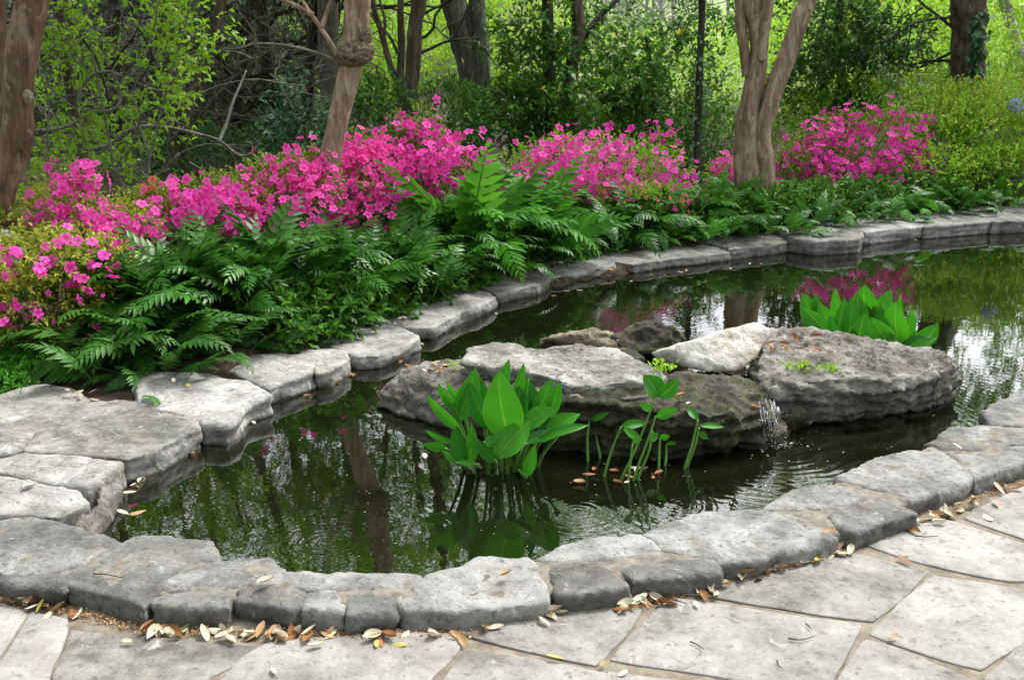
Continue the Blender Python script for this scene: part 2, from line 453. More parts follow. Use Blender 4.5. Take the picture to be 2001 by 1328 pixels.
def petal_mat(name, throat, mid, edge, trans=0.35):
    m, nt, out = new_mat(name); L = nt.links.new
    uvn = nt.nodes.new('ShaderNodeUVMap'); uvn.uv_map = 'uv'
    sp = nt.nodes.new('ShaderNodeSeparateXYZ'); L(uvn.outputs[0], sp.inputs[0])
    oi = nt.nodes.new('ShaderNodeObjectInfo'); geo = nt.nodes.new('ShaderNodeNewGeometry')
    col = ramp(nt, sp.outputs[0], [(0.12, throat), (0.5, mid), (0.95, edge)])
    r = math_n(nt, 'MULTIPLY', math_n(nt, 'ADD', oi.outputs['Random'], geo.outputs['Random Per Island']), 0.5)
    col = mixc(nt, ramp(nt, r, [(0.2, 0.0), (0.85, 0.65)]), col, edge)
    bs = N(nt, 'ShaderNodeBsdfPrincipled', Roughness=0.55); bs.inputs['Specular IOR Level'].default_value = 0.15
    L(col, bs.inputs['Base Color'])
    tr = nt.nodes.new('ShaderNodeBsdfTranslucent'); L(col, tr.inputs[0])
    mx = nt.nodes.new('ShaderNodeMixShader'); mx.inputs[0].default_value = trans
    L(bs.outputs[0], mx.inputs[1]); L(tr.outputs[0], mx.inputs[2]); L(mx.outputs[0], out.inputs[0])
    return m
M['pink'] = petal_mat('magenta_petal', (0.52, 0.010, 0.18), (0.79, 0.036, 0.39), (0.90, 0.12, 0.55))
M['hot'] = petal_mat('hot_pink_petal', (0.62, 0.012, 0.15), (0.85, 0.042, 0.36), (0.93, 0.12, 0.50))
M['deep'] = petal_mat('deep_magenta_petal', (0.42, 0.006, 0.14), (0.66, 0.018, 0.31), (0.80, 0.055, 0.44))
M['coral'] = petal_mat('coral_petal', (0.62, 0.02, 0.03), (0.82, 0.08, 0.09), (0.9, 0.2, 0.2))
M['white_petal'] = leaf_mat('white_petal', [(0.7, 0.7, 0.68), (0.8, 0.8, 0.78)], 0.3, 0.55, 0.2, (1, 1, 1), 0.6)
M['blue_petal'] = leaf_mat('pale_blue_petal', [(0.38, 0.42, 0.72), (0.5, 0.55, 0.8)], 0.3, 0.55, 0.2, (1, 1, 1), 0.6)
for k, c in (('cream', [(0.336, 0.288, 0.192), (0.464, 0.424, 0.312), (0.528, 0.496, 0.384)]), ('tan', [(0.216, 0.120, 0.048), (0.320, 0.200, 0.096), (0.400, 0.272, 0.144)]),
             ('rust', [(0.120, 0.044, 0.016), (0.208, 0.088, 0.028), (0.288, 0.136, 0.040)]), ('olive', [(0.240, 0.216, 0.040), (0.336, 0.304, 0.064), (0.400, 0.352, 0.120)])):
    M['dry_' + k] = plain_mat('dry_leaf_' + k, c, 0.6, 0.3, 40, 0.15)
M['litter'] = leaf_mat('leaf_litter', [(0.10, 0.045, 0.018), (0.22, 0.11, 0.04), (0.36, 0.22, 0.10), (0.5, 0.42, 0.28)], 0.1, 0.8, 0.2)
M['stem_green'] = plain_mat('green_stem', [(0.05, 0.15, 0.015), (0.10, 0.24, 0.03)], 0.4, 0.4, 12)

def canna_mat(name, c0, c1, rib):
    m, nt, out = new_mat(name); L = nt.links.new
    uvn = nt.nodes.new('ShaderNodeUVMap'); uvn.uv_map = 'uv'
    sp = nt.nodes.new('ShaderNodeSeparateXYZ'); L(uvn.outputs[0], sp.inputs[0])
    oi = nt.nodes.new('ShaderNodeObjectInfo')
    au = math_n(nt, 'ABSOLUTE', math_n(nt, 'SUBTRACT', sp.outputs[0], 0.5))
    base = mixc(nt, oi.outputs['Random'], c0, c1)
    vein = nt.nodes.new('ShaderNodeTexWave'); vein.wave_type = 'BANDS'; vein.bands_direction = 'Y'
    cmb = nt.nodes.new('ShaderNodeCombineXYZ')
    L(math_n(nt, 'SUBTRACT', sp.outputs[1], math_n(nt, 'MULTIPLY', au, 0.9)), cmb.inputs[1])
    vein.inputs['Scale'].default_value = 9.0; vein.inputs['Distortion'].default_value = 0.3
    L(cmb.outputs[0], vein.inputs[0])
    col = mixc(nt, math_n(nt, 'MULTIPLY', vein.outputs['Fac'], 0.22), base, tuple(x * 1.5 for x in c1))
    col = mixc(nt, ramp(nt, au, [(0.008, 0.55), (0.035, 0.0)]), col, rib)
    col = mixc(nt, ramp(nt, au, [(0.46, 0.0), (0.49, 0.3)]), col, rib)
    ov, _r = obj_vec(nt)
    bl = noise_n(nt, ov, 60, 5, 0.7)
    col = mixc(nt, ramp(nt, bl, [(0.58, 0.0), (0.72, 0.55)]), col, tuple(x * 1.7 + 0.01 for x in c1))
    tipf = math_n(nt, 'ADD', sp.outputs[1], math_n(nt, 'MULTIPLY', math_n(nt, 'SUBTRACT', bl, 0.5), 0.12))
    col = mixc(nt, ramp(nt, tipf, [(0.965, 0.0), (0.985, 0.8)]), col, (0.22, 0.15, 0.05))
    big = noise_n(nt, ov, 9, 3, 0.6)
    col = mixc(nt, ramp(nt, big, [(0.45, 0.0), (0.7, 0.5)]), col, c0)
    bs = N(nt, 'ShaderNodeBsdfPrincipled', Roughness=0.38); bs.inputs['Specular IOR Level'].default_value = 0.3
    L(col, bs.inputs['Base Color']); L(bump_n(nt, vein.outputs['Fac'], 0.25, 0.004), bs.inputs['Normal'])
    tr = nt.nodes.new('ShaderNodeBsdfTranslucent'); L(col, tr.inputs[0])
    mx = nt.nodes.new('ShaderNodeMixShader'); mx.inputs[0].default_value = 0.35
    L(bs.outputs[0], mx.inputs[1]); L(tr.outputs[0], mx.inputs[2]); L(mx.outputs[0], out.inputs[0])
    return m
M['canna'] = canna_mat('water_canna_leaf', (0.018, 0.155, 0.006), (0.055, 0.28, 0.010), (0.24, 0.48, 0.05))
M['canna_dark'] = canna_mat('shaded_canna_leaf', (0.010, 0.100, 0.006), (0.020, 0.16, 0.008), (0.10, 0.28, 0.03))  # darker copy of the leaf colour, shade put into it

# ================================================================ SETTING
FAR_EDGE = [(-500, 1120), (200, 1025), (238, 958), (380, 872), (470, 838), (522, 788), (620, 762), (680, 722), (765, 696), (838, 662), (965, 600), (1072, 572),
            (1200, 545), (1420, 515), (1536, 497), (1690, 480), (1806, 463), (1940, 452), (2060, 445), (2400, 430)]
FAR_W = np.array([at_z(x, y, 0)[:2] for x, y in FAR_EDGE])
FAR_W = FAR_W[np.argsort(FAR_W[:, 0])]
NEAR_EDGE = [(-500, 1120), (150, 1040), (245, 1058), (410, 1075), (540, 1100), (700, 1130), (850, 1125), (1000, 1095), (1120, 1068), (1260, 1048), (1400, 1005), (1500, 995),
             (1640, 940), (1760, 885), (1820, 865), (1880, 830), (1945, 795), (2030, 765), (2300, 690)]
NEAR_W = np.array([at_z(x, y, 0.11)[:2] for x, y in NEAR_EDGE])
NEAR_W = NEAR_W[np.argsort(NEAR_W[:, 0])]

def hill(x, y):
    h = np.zeros_like(x)
    for cx, cy, r, a in ((8, 52, 20, 3.6), (26, 50, 22, 3.0), (-22, 56, 24, 3.0)):
        h = h + a * np.exp(-((x - cx) ** 2 + (y - cy) ** 2) / (r * r))
    return h

def ground(x, y):
    x = np.asarray(x, float); y = np.asarray(y, float)
    s = (y - np.interp(x, FAR_W[:, 0], FAR_W[:, 1])) * 0.72
    n = y - np.interp(x, NEAR_W[:, 0], NEAR_W[:, 1])
    sl = np.clip((x + 2.3) / 1.0, 0, 1)
    bed = -0.01 + (0.05 + 0.075 * sl * sl * (3 - 2 * sl)) * np.clip(s - 0.36, 0, 4.4) + 0.025 * np.clip(s - 4.5, 0, 20) + hill(x, y)
    low = np.where(n > 0.03, -0.45, -0.02)
    return np.where(s > 0.12, bed, np.where(s > 0.0, -0.02, low))

def gz(x, y):
    return float(ground(np.array([x]), np.array([y]))[0])

m, nt, out = new_mat('garden_ground')
geo = nt.nodes.new('ShaderNodeNewGeometry'); sp_ = nt.nodes.new('ShaderNodeSeparateXYZ'); nt.links.new(geo.outputs['Position'], sp_.inputs[0])
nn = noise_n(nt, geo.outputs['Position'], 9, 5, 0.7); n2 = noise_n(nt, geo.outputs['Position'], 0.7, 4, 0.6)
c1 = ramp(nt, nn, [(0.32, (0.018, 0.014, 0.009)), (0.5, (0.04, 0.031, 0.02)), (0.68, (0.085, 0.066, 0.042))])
c2 = ramp(nt, nn, [(0.35, (0.13, 0.18, 0.06)), (0.5, (0.23, 0.28, 0.12)), (0.65, (0.33, 0.36, 0.22))])  # pale grass far off, with distance haze put into the colour
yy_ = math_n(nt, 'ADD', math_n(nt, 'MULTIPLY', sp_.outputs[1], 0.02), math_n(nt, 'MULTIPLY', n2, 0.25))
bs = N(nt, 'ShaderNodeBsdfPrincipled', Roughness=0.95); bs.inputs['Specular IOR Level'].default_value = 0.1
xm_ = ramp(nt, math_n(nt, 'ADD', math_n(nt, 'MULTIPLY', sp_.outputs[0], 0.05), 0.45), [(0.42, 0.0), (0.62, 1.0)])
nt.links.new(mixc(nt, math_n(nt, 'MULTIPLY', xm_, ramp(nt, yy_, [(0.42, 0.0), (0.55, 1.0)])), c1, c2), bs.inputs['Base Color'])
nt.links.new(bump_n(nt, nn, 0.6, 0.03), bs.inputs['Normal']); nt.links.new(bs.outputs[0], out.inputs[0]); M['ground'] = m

# terrain: one sheet, fine near the pond and coarse towards the horizon
t = np.linspace(-1, 1, 261)
gx = np.sinh(t * 5.2) / math.sinh(5.2) * 160
t = np.linspace(-0.62, 1, 261)
gy = 6.0 + np.sinh(t * 4.6) / math.sinh(4.6) * 170
GX, GY = np.meshgrid(gx, gy)
x, y = GX.ravel(), GY.ravel()
z = ground(x, y)
z = z + np.where(z > 0.04, fbm(np.stack([x, y, 0 * x], 1) * 1.3, 3) * 0.05 * np.clip((z - 0.06) / 0.15, 0, 1), 0)
nx, ny = len(gx), len(gy)
i = (np.arange(ny - 1)[:, None] * nx + np.arange(nx - 1)[None]).ravel()
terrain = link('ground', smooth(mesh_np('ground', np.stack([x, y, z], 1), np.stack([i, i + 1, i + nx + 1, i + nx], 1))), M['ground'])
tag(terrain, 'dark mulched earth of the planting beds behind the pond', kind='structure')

# water: one sheet at z = 0, ringed ripples below the trickle
FALL = at_z(1500, 862, 0)
def water_mat():
    m, nt, out = new_mat('pond_water'); L = nt.links.new
    geo = nt.nodes.new('ShaderNodeNewGeometry')
    mp = nt.nodes.new('ShaderNodeMapping'); mp.inputs['Scale'].default_value = (1.0, 1.7, 1.0)
    L(geo.outputs['Position'], mp.inputs[0])
    n1 = noise_n(nt, mp.outputs[0], 5.0, 2, 0.5, 0.3)
    n2 = noise_n(nt, mp.outputs[0], 17.0, 2, 0.5, 0.2)
    n1 = math_n(nt, 'ADD', n1, math_n(nt, 'MULTIPLY', n2, 0.22))
    h = math_n(nt, 'MULTIPLY', n1, 0.00045)
    for (px, py, amp, wl_, dec) in ((1500, 862, 0.00045, 0.050, 0.55), (1330, 985, 0.00008, 0.022, 0.12), (445, 975, 0.00004, 0.025, 0.15), (640, 1060, 0.00005, 0.028, 0.22), (1170, 640, 0.00018, 0.04, 0.3), (1240, 605, 0.00018, 0.04, 0.3), (1130, 1000, 0.0001, 0.03, 0.2)):
        c = at_z(px, py, 0)
        dv = nt.nodes.new('ShaderNodeVectorMath'); dv.operation = 'DISTANCE'
        L(geo.outputs['Position'], dv.inputs[0]); dv.inputs[1].default_value = [float(q) for q in c]
        dd = math_n(nt, 'ADD', dv.outputs['Value'], math_n(nt, 'MULTIPLY', n1, 0.06))
        w = math_n(nt, 'SINE', math_n(nt, 'MULTIPLY', dd, 2 * math.pi / wl_))
        e = math_n(nt, 'POWER', 2.718, math_n(nt, 'MULTIPLY', dv.outputs['Value'], -1.0 / dec))
        h = math_n(nt, 'ADD', h, math_n(nt, 'MULTIPLY', math_n(nt, 'MULTIPLY', w, e), amp))
    bs = N(nt, 'ShaderNodeBsdfPrincipled', Roughness=0.012, IOR=2.05)
    bs.inputs['Base Color'].default_value = (0.004, 0.005, 0.0015, 1)
    bs.inputs['Specular IOR Level'].default_value = 0.5
    b = bump_n(nt, h, 1.0, 1.0)
    L(b, bs.inputs['Normal']); L(bs.outputs[0], out.inputs[0])
    return m
M['water'] = water_mat()
wf = np.linspace(-2.6, 9.0, 60)
yn = np.interp(wf, NEAR_W[:, 0], NEAR_W[:, 1]) - 0.06
yf = np.interp(wf, FAR_W[:, 0], FAR_W[:, 1]) + 0.42
keep = yf - yn > 0.02
wf, yn, yf = wf[keep], yn[keep], yf[keep]
V = np.vstack([np.stack([wf, yn, 0 * wf], 1), np.stack([wf, yf, 0 * wf], 1)])
k = np.arange(len(wf) - 1); n = len(wf)
water = link('pond_water', mesh_np('pond_water', V, np.stack([k, k + 1, k + n + 1, k + n], 1)), M['water'])
tag(water, 'dark still pond water mirroring the trees', kind='structure')

# ---------------------------------------------------------------- rocks
_queue = []
def prism_bm(top, bot):
    bm = bmesh.new()
    a = [bm.verts.new(p) for p in top]; b = [bm.verts.new(p) for p in bot]
    bm.faces.new(a); bm.faces.new(b[::-1])
    for k in range(len(a)):
        j = (k + 1) % len(a)
        bm.faces.new((a[j], a[k], b[k], b[j]))
    bmesh.ops.triangulate(bm, faces=bm.faces[:])
    bmesh.ops.recalc_face_normals(bm, faces=bm.faces[:])
    return bm

def refine(P, step=0.05, jit=0.0):
    out = []
    for k in range(len(P)):
        p, q = P[k], P[(k + 1) % len(P)]
        n = max(1, int(np.linalg.norm(q - p) / step))
        for s in range(n): out.append(p + (q - p) * s / n)
    out = np.array(out)
    if jit:
        c = out.mean(0); d = out - c; d[:, 2] = 0
        d /= np.linalg.norm(d, axis=1)[:, None] + 1e-9
        out = out + d * (fbm(out * 9 + 3.1, 3) * jit)[:, None]
    return out

def queue_rock(name, bm, mat, parent=None, voxel=0.016, smooth_it=3, amp=0.012, freq=7, strata=0.0, ridge=0.0, label=None, cat=None, group=None, top_amp=1.0):
    me = bpy.data.meshes.new(name); bm.to_mesh(me); bm.free()
    o = link(name, me)
    r = o.modifiers.new('r', 'REMESH'); r.mode = 'VOXEL'; r.voxel_size = voxel
    s = o.modifiers.new('s', 'SMOOTH'); s.iterations = smooth_it; s.factor = 0.5
    _queue.append((o, mat, parent, amp, freq, strata, ridge, label, cat, group, top_amp))
    return o

def flush_rocks():
    bpy.context.view_layer.update()
    dg = bpy.context.evaluated_depsgraph_get()
    done = []
    for q in _queue:
        done.append(bpy.data.meshes.new_from_object(q[0].evaluated_get(dg)))
    for (o, mat, parent, amp, freq, strata, ridge, label, cat, group, top_amp), me in zip(_queue, done):
        old = o.data
        o.modifiers.clear(); o.data = me; bpy.data.meshes.remove(old)
        me.name = o.name
        n = len(me.vertices)
        co = np.zeros(n * 3, np.float32); me.vertices.foreach_get('co', co); co = co.reshape(-1, 3).astype(float)
        no = np.zeros(n * 3, np.float32); me.vertices.foreach_get('normal', no); no = no.reshape(-1, 3)
        s = (hash(o.name) % 97) * 0.0 + co[0].sum() * 3.0
        d = fbm(co * freq + s, 4) * amp + fbm(co * freq * 4.3 + s, 3) * amp * 0.35
        side = 1 - np.abs(no[:, 2])
        if strata:
            d += fbm(co * np.array((2.2, 2.2, 26.0)) + s, 4) * strata * np.clip(side * 1.4, 0, 1)
        if ridge:
            d += (fbm(co * freq * 1.1 + s + 9, 4, True) - 0.35) * ridge
        up = np.clip(no[:, 2], 0, 1)
        d *= 1 - (1 - top_amp) * up
        co += no * d[:, None]
        c = np.array((co[:, 0].mean(), co[:, 1].mean(), co[:, 2].min()))
        pl = np.zeros(3)
        if parent is not None: pl = np.array(parent.location)
        me.vertices.foreach_set('co', (co - c).astype(np.float32).ravel())
        me.update(); smooth(me)
        me.materials.clear(); me.materials.append(mat)
        o.location = c - pl
        if parent is not None: o.parent = parent
        tag(o, label, cat, group)
    _queue.clear()

def slab(name, px, z, zb, mat, parent=None, flare=0.0, jit=0.012, grow_=0.0, **k):
    """px: top outline in photograph pixels at height z (or per-point z)"""
    P = np.array([at_z(p[0], p[1], (p[2] if len(p) > 2 else z)) for p in px])
    top = refine(P, 0.05, jit)
    c = top.mean(0)
    if grow_:
        dv = top - c; dv[:, 2] = 0
        top = top + dv / (np.linalg.norm(dv, axis=1)[:, None] + 1e-9) * grow_
    bot = c + (top - c) * (1 + flare); bot[:, 2] = zb
    return queue_rock(name, prism_bm(top, bot), mat, parent, **k)

# --- far side: loose limestone rocks along the water, each a thing
EG = 'limestone rocks edging the far side of the pond'
RK = dict(grow_=0.014, voxel=0.014, amp=0.020, freq=6, strata=0.024, smooth_it=1, top_amp=0.6, ridge=0.006)
FAR_ROCKS = [
 ('edge_rock', [(49, 877), (90, 813), (124, 790), (226, 781), (327, 787), (378, 816), (386, 834), (330, 862), (285, 887), (243, 897), (190, 888), (120, 884)], 0.10, 'coping_pale', 'broad flat whitish slab at the left end of the pond'),
 ('edge_rock', [(267, 743), (301, 726), (376, 728), (482, 745), (524, 770), (478, 782), (462, 806), (440, 824), (395, 822), (350, 808), (275, 787)], 0.105, 'coping_pale', 'blocky pale rock with a yellow leaf on it, beside the broad whitish slab'),
 ('edge_rock', [(446, 722), (455, 700), (535, 690), (592, 692), (617, 700), (604, 727), (524, 758), (490, 742)], 0.09, 'coping_pale', 'long pale rock with a steep face to the water before the largest dark fern'),
 ('edge_rock', [(583, 692), (600, 682), (640, 680), (674, 685), (680, 702), (648, 722), (618, 728), (610, 705)], 0.085, 'coping_pale', 'small squarish rock wedged beside the long pale rock at the fern'),
 ('edge_rock', [(608, 655), (649, 640), (766, 636), (811, 651), (816, 660), (768, 682), (740, 694), (700, 695), (675, 687)], 0.075, 'edge_rock', 'flat grey rock strewn with dry leaves and fern tips'),
 ('edge_rock', [(709, 613), (815, 595), (882, 568), (950, 567), (967, 580), (950, 591), (900, 608), (843, 638), (811, 638), (735, 640)], 0.08, 'coping_pale', 'wedge shaped grey rock with a pointed tip reaching down to the water'),
 ('edge_rock', [(937, 560), (995, 527), (1044, 527), (1072, 543), (1048, 558), (969, 574)], 0.07, 'edge_rock', 'rounded grey rock beside the tan dry fern fronds'),
 ('edge_rock', [(1016, 519), (1097, 504), (1195, 499), (1200, 519), (1115, 531), (1068, 542), (1045, 526)], 0.07, 'edge_rock', 'low narrow tan grey rock at the middle of the far bank'),
 ('edge_rock', [(1158, 490), (1200, 474), (1330, 469), (1420, 484), (1424, 494), (1300, 507), (1240, 517), (1203, 511)], 0.07, 'edge_rock', 'long flat grey rock on the far bank, left of the mirrored tree trunk'),
 ('edge_rock', [(1338, 463), (1392, 453), (1532, 455), (1538, 473), (1424, 487), (1420, 482)], 0.092, 'coping_pale', 'pale ledge rock on the far bank in front of the low ferns'),
 ('edge_rock', [(1514, 447), (1532, 435), (1640, 433), (1686, 450), (1678, 467), (1592, 471), (1542, 464)], 0.125, 'edge_rock', 'thick rounded grey rock on the far bank with a dark undercut'),
 ('edge_rock', [(1643, 427), (1660, 419), (1800, 429), (1808, 441), (1690, 454)], 0.115, 'coping_pale', 'pale smooth rock between the undercut rock and the layered rock'),
 ('edge_rock', [(1774, 420), (1840, 409), (1920, 415), (1938, 432), (1808, 442)], 0.12, 'edge_rock', 'layered brown grey rock with cracks near the right end of the far bank'),
 ('edge_rock', [(1874, 405), (1904, 396), (2070, 400), (2080, 427), (1940, 432)], 0.125, 'coping_pale', 'last pale rock of the far bank, cut by the right edge of the photo'),
]
for (nm, px, z, mt, lab) in FAR_ROCKS:
    slab(nm, px, z, -0.2, M[mt], label=lab, cat='rock', group=EG, **RK)
# beyond the frame the row goes on
for kx in (2150,):
    slab('edge_rock', [(kx - 70, 400), (kx + 60, 398), (kx + 80, 428), (kx - 60, 430)], 0.14, -0.2, M['edge_rock'], label='grey rock of the far bank beyond the right end of the row', cat='rock', group=EG, **RK)

# --- left terrace: low natural slabs set in earth behind the left end
TG = 'natural slabs of the terrace at the left end of the pond'
TK = dict(voxel=0.018, amp=0.016, freq=5, strata=0.012, smooth_it=3, top_amp=0.7)
slab('terrace_slab', [(-260, 800), (0, 768), (80, 747), (140, 753), (178, 776), (110, 802), (40, 824), (-200, 840)], 0.10, -0.15, M['edge_rock'], label='low brownish slab beside the lime green ground cover', cat='slab', group=TG, **TK)
slab('terrace_slab', [(-200, 850), (0, 828), (75, 800), (118, 794), (88, 832), (45, 874), (0, 882), (-200, 905)], 0.105, -0.15, M['coping_pale'], label='pale slab tucked along the left side of the broad whitish slab', cat='slab', group=TG, **TK)
slab('terrace_slab', [(-160, 915), (0, 893), (50, 880), (130, 886), (243, 899), (226, 912), (188, 938), (165, 951), (100, 944), (0, 922)], 0.115, -0.2, M['coping_pale'], label='tan streaked slab below the broad whitish slab, rough faced to the water', cat='slab', group=TG, **TK)
slab('terrace_slab', [(-200, 930), (0, 927), (98, 947), (154, 952), (183, 980), (113, 1010), (0, 1006), (-200, 1020)], 0.11, -0.15, M['edge_rock'], label='smooth dark grey slab with one cream leaf lying on it', cat='slab', group=TG, **TK)
slab('corner_rock', [(140, 1012), (183, 985), (192, 948), (230, 914), (240, 900, .10), (242, 955, .03), (230, 985, .02), (222, 1005, .02), (182, 1034, .05), (150, 1026)], 0.10, -0.25, M['island'], label='rough tan rock face with algae where the water meets the grey terrace slab', cat='rock', voxel=0.015, amp=0.02, freq=9, strata=0.02, smooth_it=2)

# --- near coping: mortared stones, one thing
CZ = 0.100
cop_loc = at_z(1000, 1150, 0.0)
coping = thing('pond_coping', 'mortared grey limestone coping curving along the near side of the pond', 'coping', cop_loc)
COP = [
 [(-250, 1010), (0, 1017), (45, 1004), (94, 1014), (150, 1029), (211, 1048), (250, 1060), (181, 1090), (150, 1107), (60, 1124), (0, 1118), (-260, 1110)],
 [(-20, 1126), (52, 1128), (112, 1112), (122, 1135), (118, 1150), (40, 1140)],
 [(246, 1060), (279, 1044), (324, 1042), (369, 1053), (407, 1058), (424, 1074), (424, 1096), (376, 1099), (350, 1112), (316, 1139), (303, 1158), (281, 1180), (240, 1167), (181, 1152), (116, 1133), (150, 1110), (186, 1091)],
 [(356, 1112), (400, 1099), (470, 1095), (528, 1089), (543, 1099), (556, 1116), (520, 1124), (500, 1138), (440, 1147), (340, 1152), (322, 1142)],
 [(303, 1166), (335, 1157), (430, 1154), (444, 1162), (440, 1182), (380, 1183), (310, 1176)],
 [(466, 1150), (500, 1142), (590, 1150), (594, 1180), (560, 1188), (470, 1172)],
 [(600, 1160), (652, 1156), (668, 1172), (664, 1190), (600, 1188)],
 [(527, 1122), (560, 1114), (650, 1119), (800, 1118), (826, 1130), (810, 1146), (700, 1152), (600, 1150), (520, 1138)],
 [(680, 1160), (735, 1156), (768, 1164), (764, 1194), (682, 1198)],
 [(774, 1166), (800, 1152), (848, 1121), (930, 1093), (1026, 1087), (1050, 1104), (1055, 1140), (1058, 1168), (960, 1182), (880, 1190), (800, 1186)],
 [(1079, 1108), (1100, 1101), (1160, 1103), (1222, 1128), (1226, 1140), (1165, 1154), (1090, 1158)],
 [(1052, 1092), (1100, 1063), (1200, 1045), (1250, 1041), (1292, 1074), (1200, 1090), (1110, 1096)],
 [(1212, 1110), (1290, 1092), (1390, 1090), (1404, 1104), (1400, 1116), (1240, 1132)],
 [(1257, 1040), (1300, 1021), (1372, 1000), (1496, 996), (1545, 1006), (1622, 1041), (1634, 1049), (1564, 1066), (1488, 1088), (1408, 1100), (1372, 1087), (1296, 1072)],
 [(1488, 992), (1526, 967), (1601, 944), (1640, 948), (1682, 968), (1656, 986), (1560, 997)],
 [(1624, 1008), (1684, 976), (1718, 971), (1770, 992), (1784, 1003), (1676, 1038), (1640, 1028)],
 [(1635, 934), (1714, 895), (1770, 880), (1842, 884), (1884, 914), (1899, 930), (1876, 948), (1778, 975), (1731, 956)],
 [(1852, 880), (1900, 885), (2001, 870), (2120, 850), (2120, 880), (2001, 904), (1905, 938), (1890, 912)],
 [(1812, 865), (1857, 832), (1930, 832), (2001, 835), (2120, 826), (2120, 846), (2001, 866), (1900, 880), (1850, 875)],
 [(1925, 803), (1945, 785), (2001, 760), (2130, 736), (2130, 815), (2001, 832), (1935, 830)],
]
for q in COP:
    c = np.array(q, float).mean(0)
    slab('coping_stone', q, CZ, -0.08 if c[1] < 1200 else -0.02, M['coping'], parent=coping, grow_=0.012, voxel=0.0112, amp=0.016, freq=9, strata=0.014, ridge=0.010, smooth_it=1, jit=0.026, top_amp=0.7)
# mortar bed between and under the stones
MB = [(-300, 1020), (0, 1020), (150, 1045), (250, 1064), (400, 1066), (415, 1092), (535, 1098), (560, 1122), (800, 1124), (850, 1128), (930, 1100), (1020, 1094), (1100, 1070), (1250, 1048), (1370, 1006),
      (1490, 1002), (1600, 952), (1716, 902), (1815, 870), (1860, 838), (1930, 838), (1932, 806), (2001, 768), (2140, 744), (2140, 868), (2001, 894), (1900, 926), (1876, 941), (1785, 976), (1680, 1028), (1630, 1042),
      (1560, 1060), (1400, 1096), (1390, 1106), (1240, 1126), (1090, 1150), (1050, 1162), (900, 1178), (800, 1176), (680, 1186), (480, 1166), (430, 1170), (310, 1164), (240, 1156), (110, 1128), (0, 1128), (-300, 1112)]
slab('mortar_bed', MB, CZ - 0.004, -0.10, M['mortar'], parent=coping, voxel=0.022, amp=0.010, freq=9, smooth_it=2, jit=0.01, top_amp=1.0)

# --- island in the pond
def hull_rock(name, pts, mat, **k):
    bm = bmesh.new()
    for p in pts:
        bm.verts.new(at_z(*p) if len(p) == 3 else at_d(p[0], p[1], p[3]))
    r = bmesh.ops.convex_hull(bm, input=bm.verts[:])
    bmesh.ops.delete(bm, geom=[g for g in r['geom_interior'] if isinstance(g, bmesh.types.BMVert)], context='VERTS')
    bmesh.ops.triangulate(bm, faces=bm.faces[:])
    bmesh.ops.recalc_face_normals(bm, faces=bm.faces[:])
    return queue_rock(name, bm, mat, **k)
IG = 'boulders of the rock island in the middle of the pond'
IK = dict(cat='boulder', group=IG, voxel=0.011, smooth_it=1)
# low ledge at the left: two blocks
hull_rock('boulder', [(745, 792, 0), (765, 806, 0), (800, 816, 0), (750, 800, -.2), (900, 840, -.2), (748, 768, .07), (760, 752, .09), (795, 742, .11), (800, 770, .10), (790, 722, .17), (830, 708, .19), (905, 704, .2), (950, 720, .2), (960, 775, .17), (880, 752, .17), (820, 748, .15), (900, 760, -.2), (780, 740, -.1)],
          M['island'], amp=0.016, freq=7, strata=0.045, ridge=0.022, label='low ledge boulder at the left tip of the rock island', **IK)
hull_rock('boulder', [(790, 812, 0), (830, 826, 0), (895, 842, 0), (788, 775, .085), (800, 757, .12), (840, 752, .13), (885, 762, .13), (905, 800, .1), (800, 815, -.2), (900, 850, -.2), (880, 770, -.1)],
          M['island'], amp=0.018, freq=6, strata=0.018, ridge=0.02, label='squarish block boulder at the waterline left of the front broad leaved plant', **IK)
# body under the big slab
hull_rock('boulder', [(885, 838, 0), (960, 858, 0), (1100, 880, 0), (1250, 893, 0), (1350, 890, 0), (1470, 876, 0), (1528, 856, 0), (880, 845, -.25), (1540, 865, -.25), (1250, 900, -.25),
                      (900, 770, .18), (1000, 770, .22), (1110, 786, .23), (1250, 800, .22), (1400, 812, .20), (1500, 812, .14), (1520, 830, .09), (1490, 765, .2), (1440, 742, .22), (1300, 735, .26), (950, 735, .2), (1480, 735, -.2), (900, 745, -.2)],
          M['island_dark'], amp=0.03, freq=8, strata=0.06, ridge=0.05, top_amp=0.8, label='dark wet mossy body of the island, where the water trickles over', **IK)
# pale big slab on top
slab('boulder', [(892, 702, .29), (910, 680, .30), (965, 667, .31), (1010, 671, .31), (1060, 680, .30), (1130, 671, .31), (1200, 679, .31), (1262, 708, .3), (1305, 734, .28), (1292, 750, .27), (1230, 746, .28), (1170, 756, .27), (1110, 757, .27), (1060, 732, .29), (1000, 718, .29), (940, 714, .29)], 0.29, 0.17, M['island'],
     jit=0.035, flare=-0.12, amp=0.016, freq=8, strata=0.04, ridge=0.014, top_amp=0.8, label='large pale flat slab on top of the rock island behind the front broad leaved plant', **IK)
for q, lab in zip(([(1100, 762), (1140, 755), (1185, 762), (1200, 775), (1160, 782), (1110, 778)], [(1000, 735), (1060, 742), (1100, 760), (1060, 772), (1000, 755)], [(1195, 762), (1250, 752), (1300, 760), (1280, 775), (1210, 778)]), ('middle thin brown crust sticking out under the pale flat slab', 'left thin brown crust under the pale flat slab, behind the broad leaves', 'right thin brown crust under the pale flat slab, above the tallest slender stem')):
    slab('boulder', q, 0.235, 0.16, M['island'], jit=0.02, flare=-0.1, amp=0.02, freq=9, label=lab, **IK)
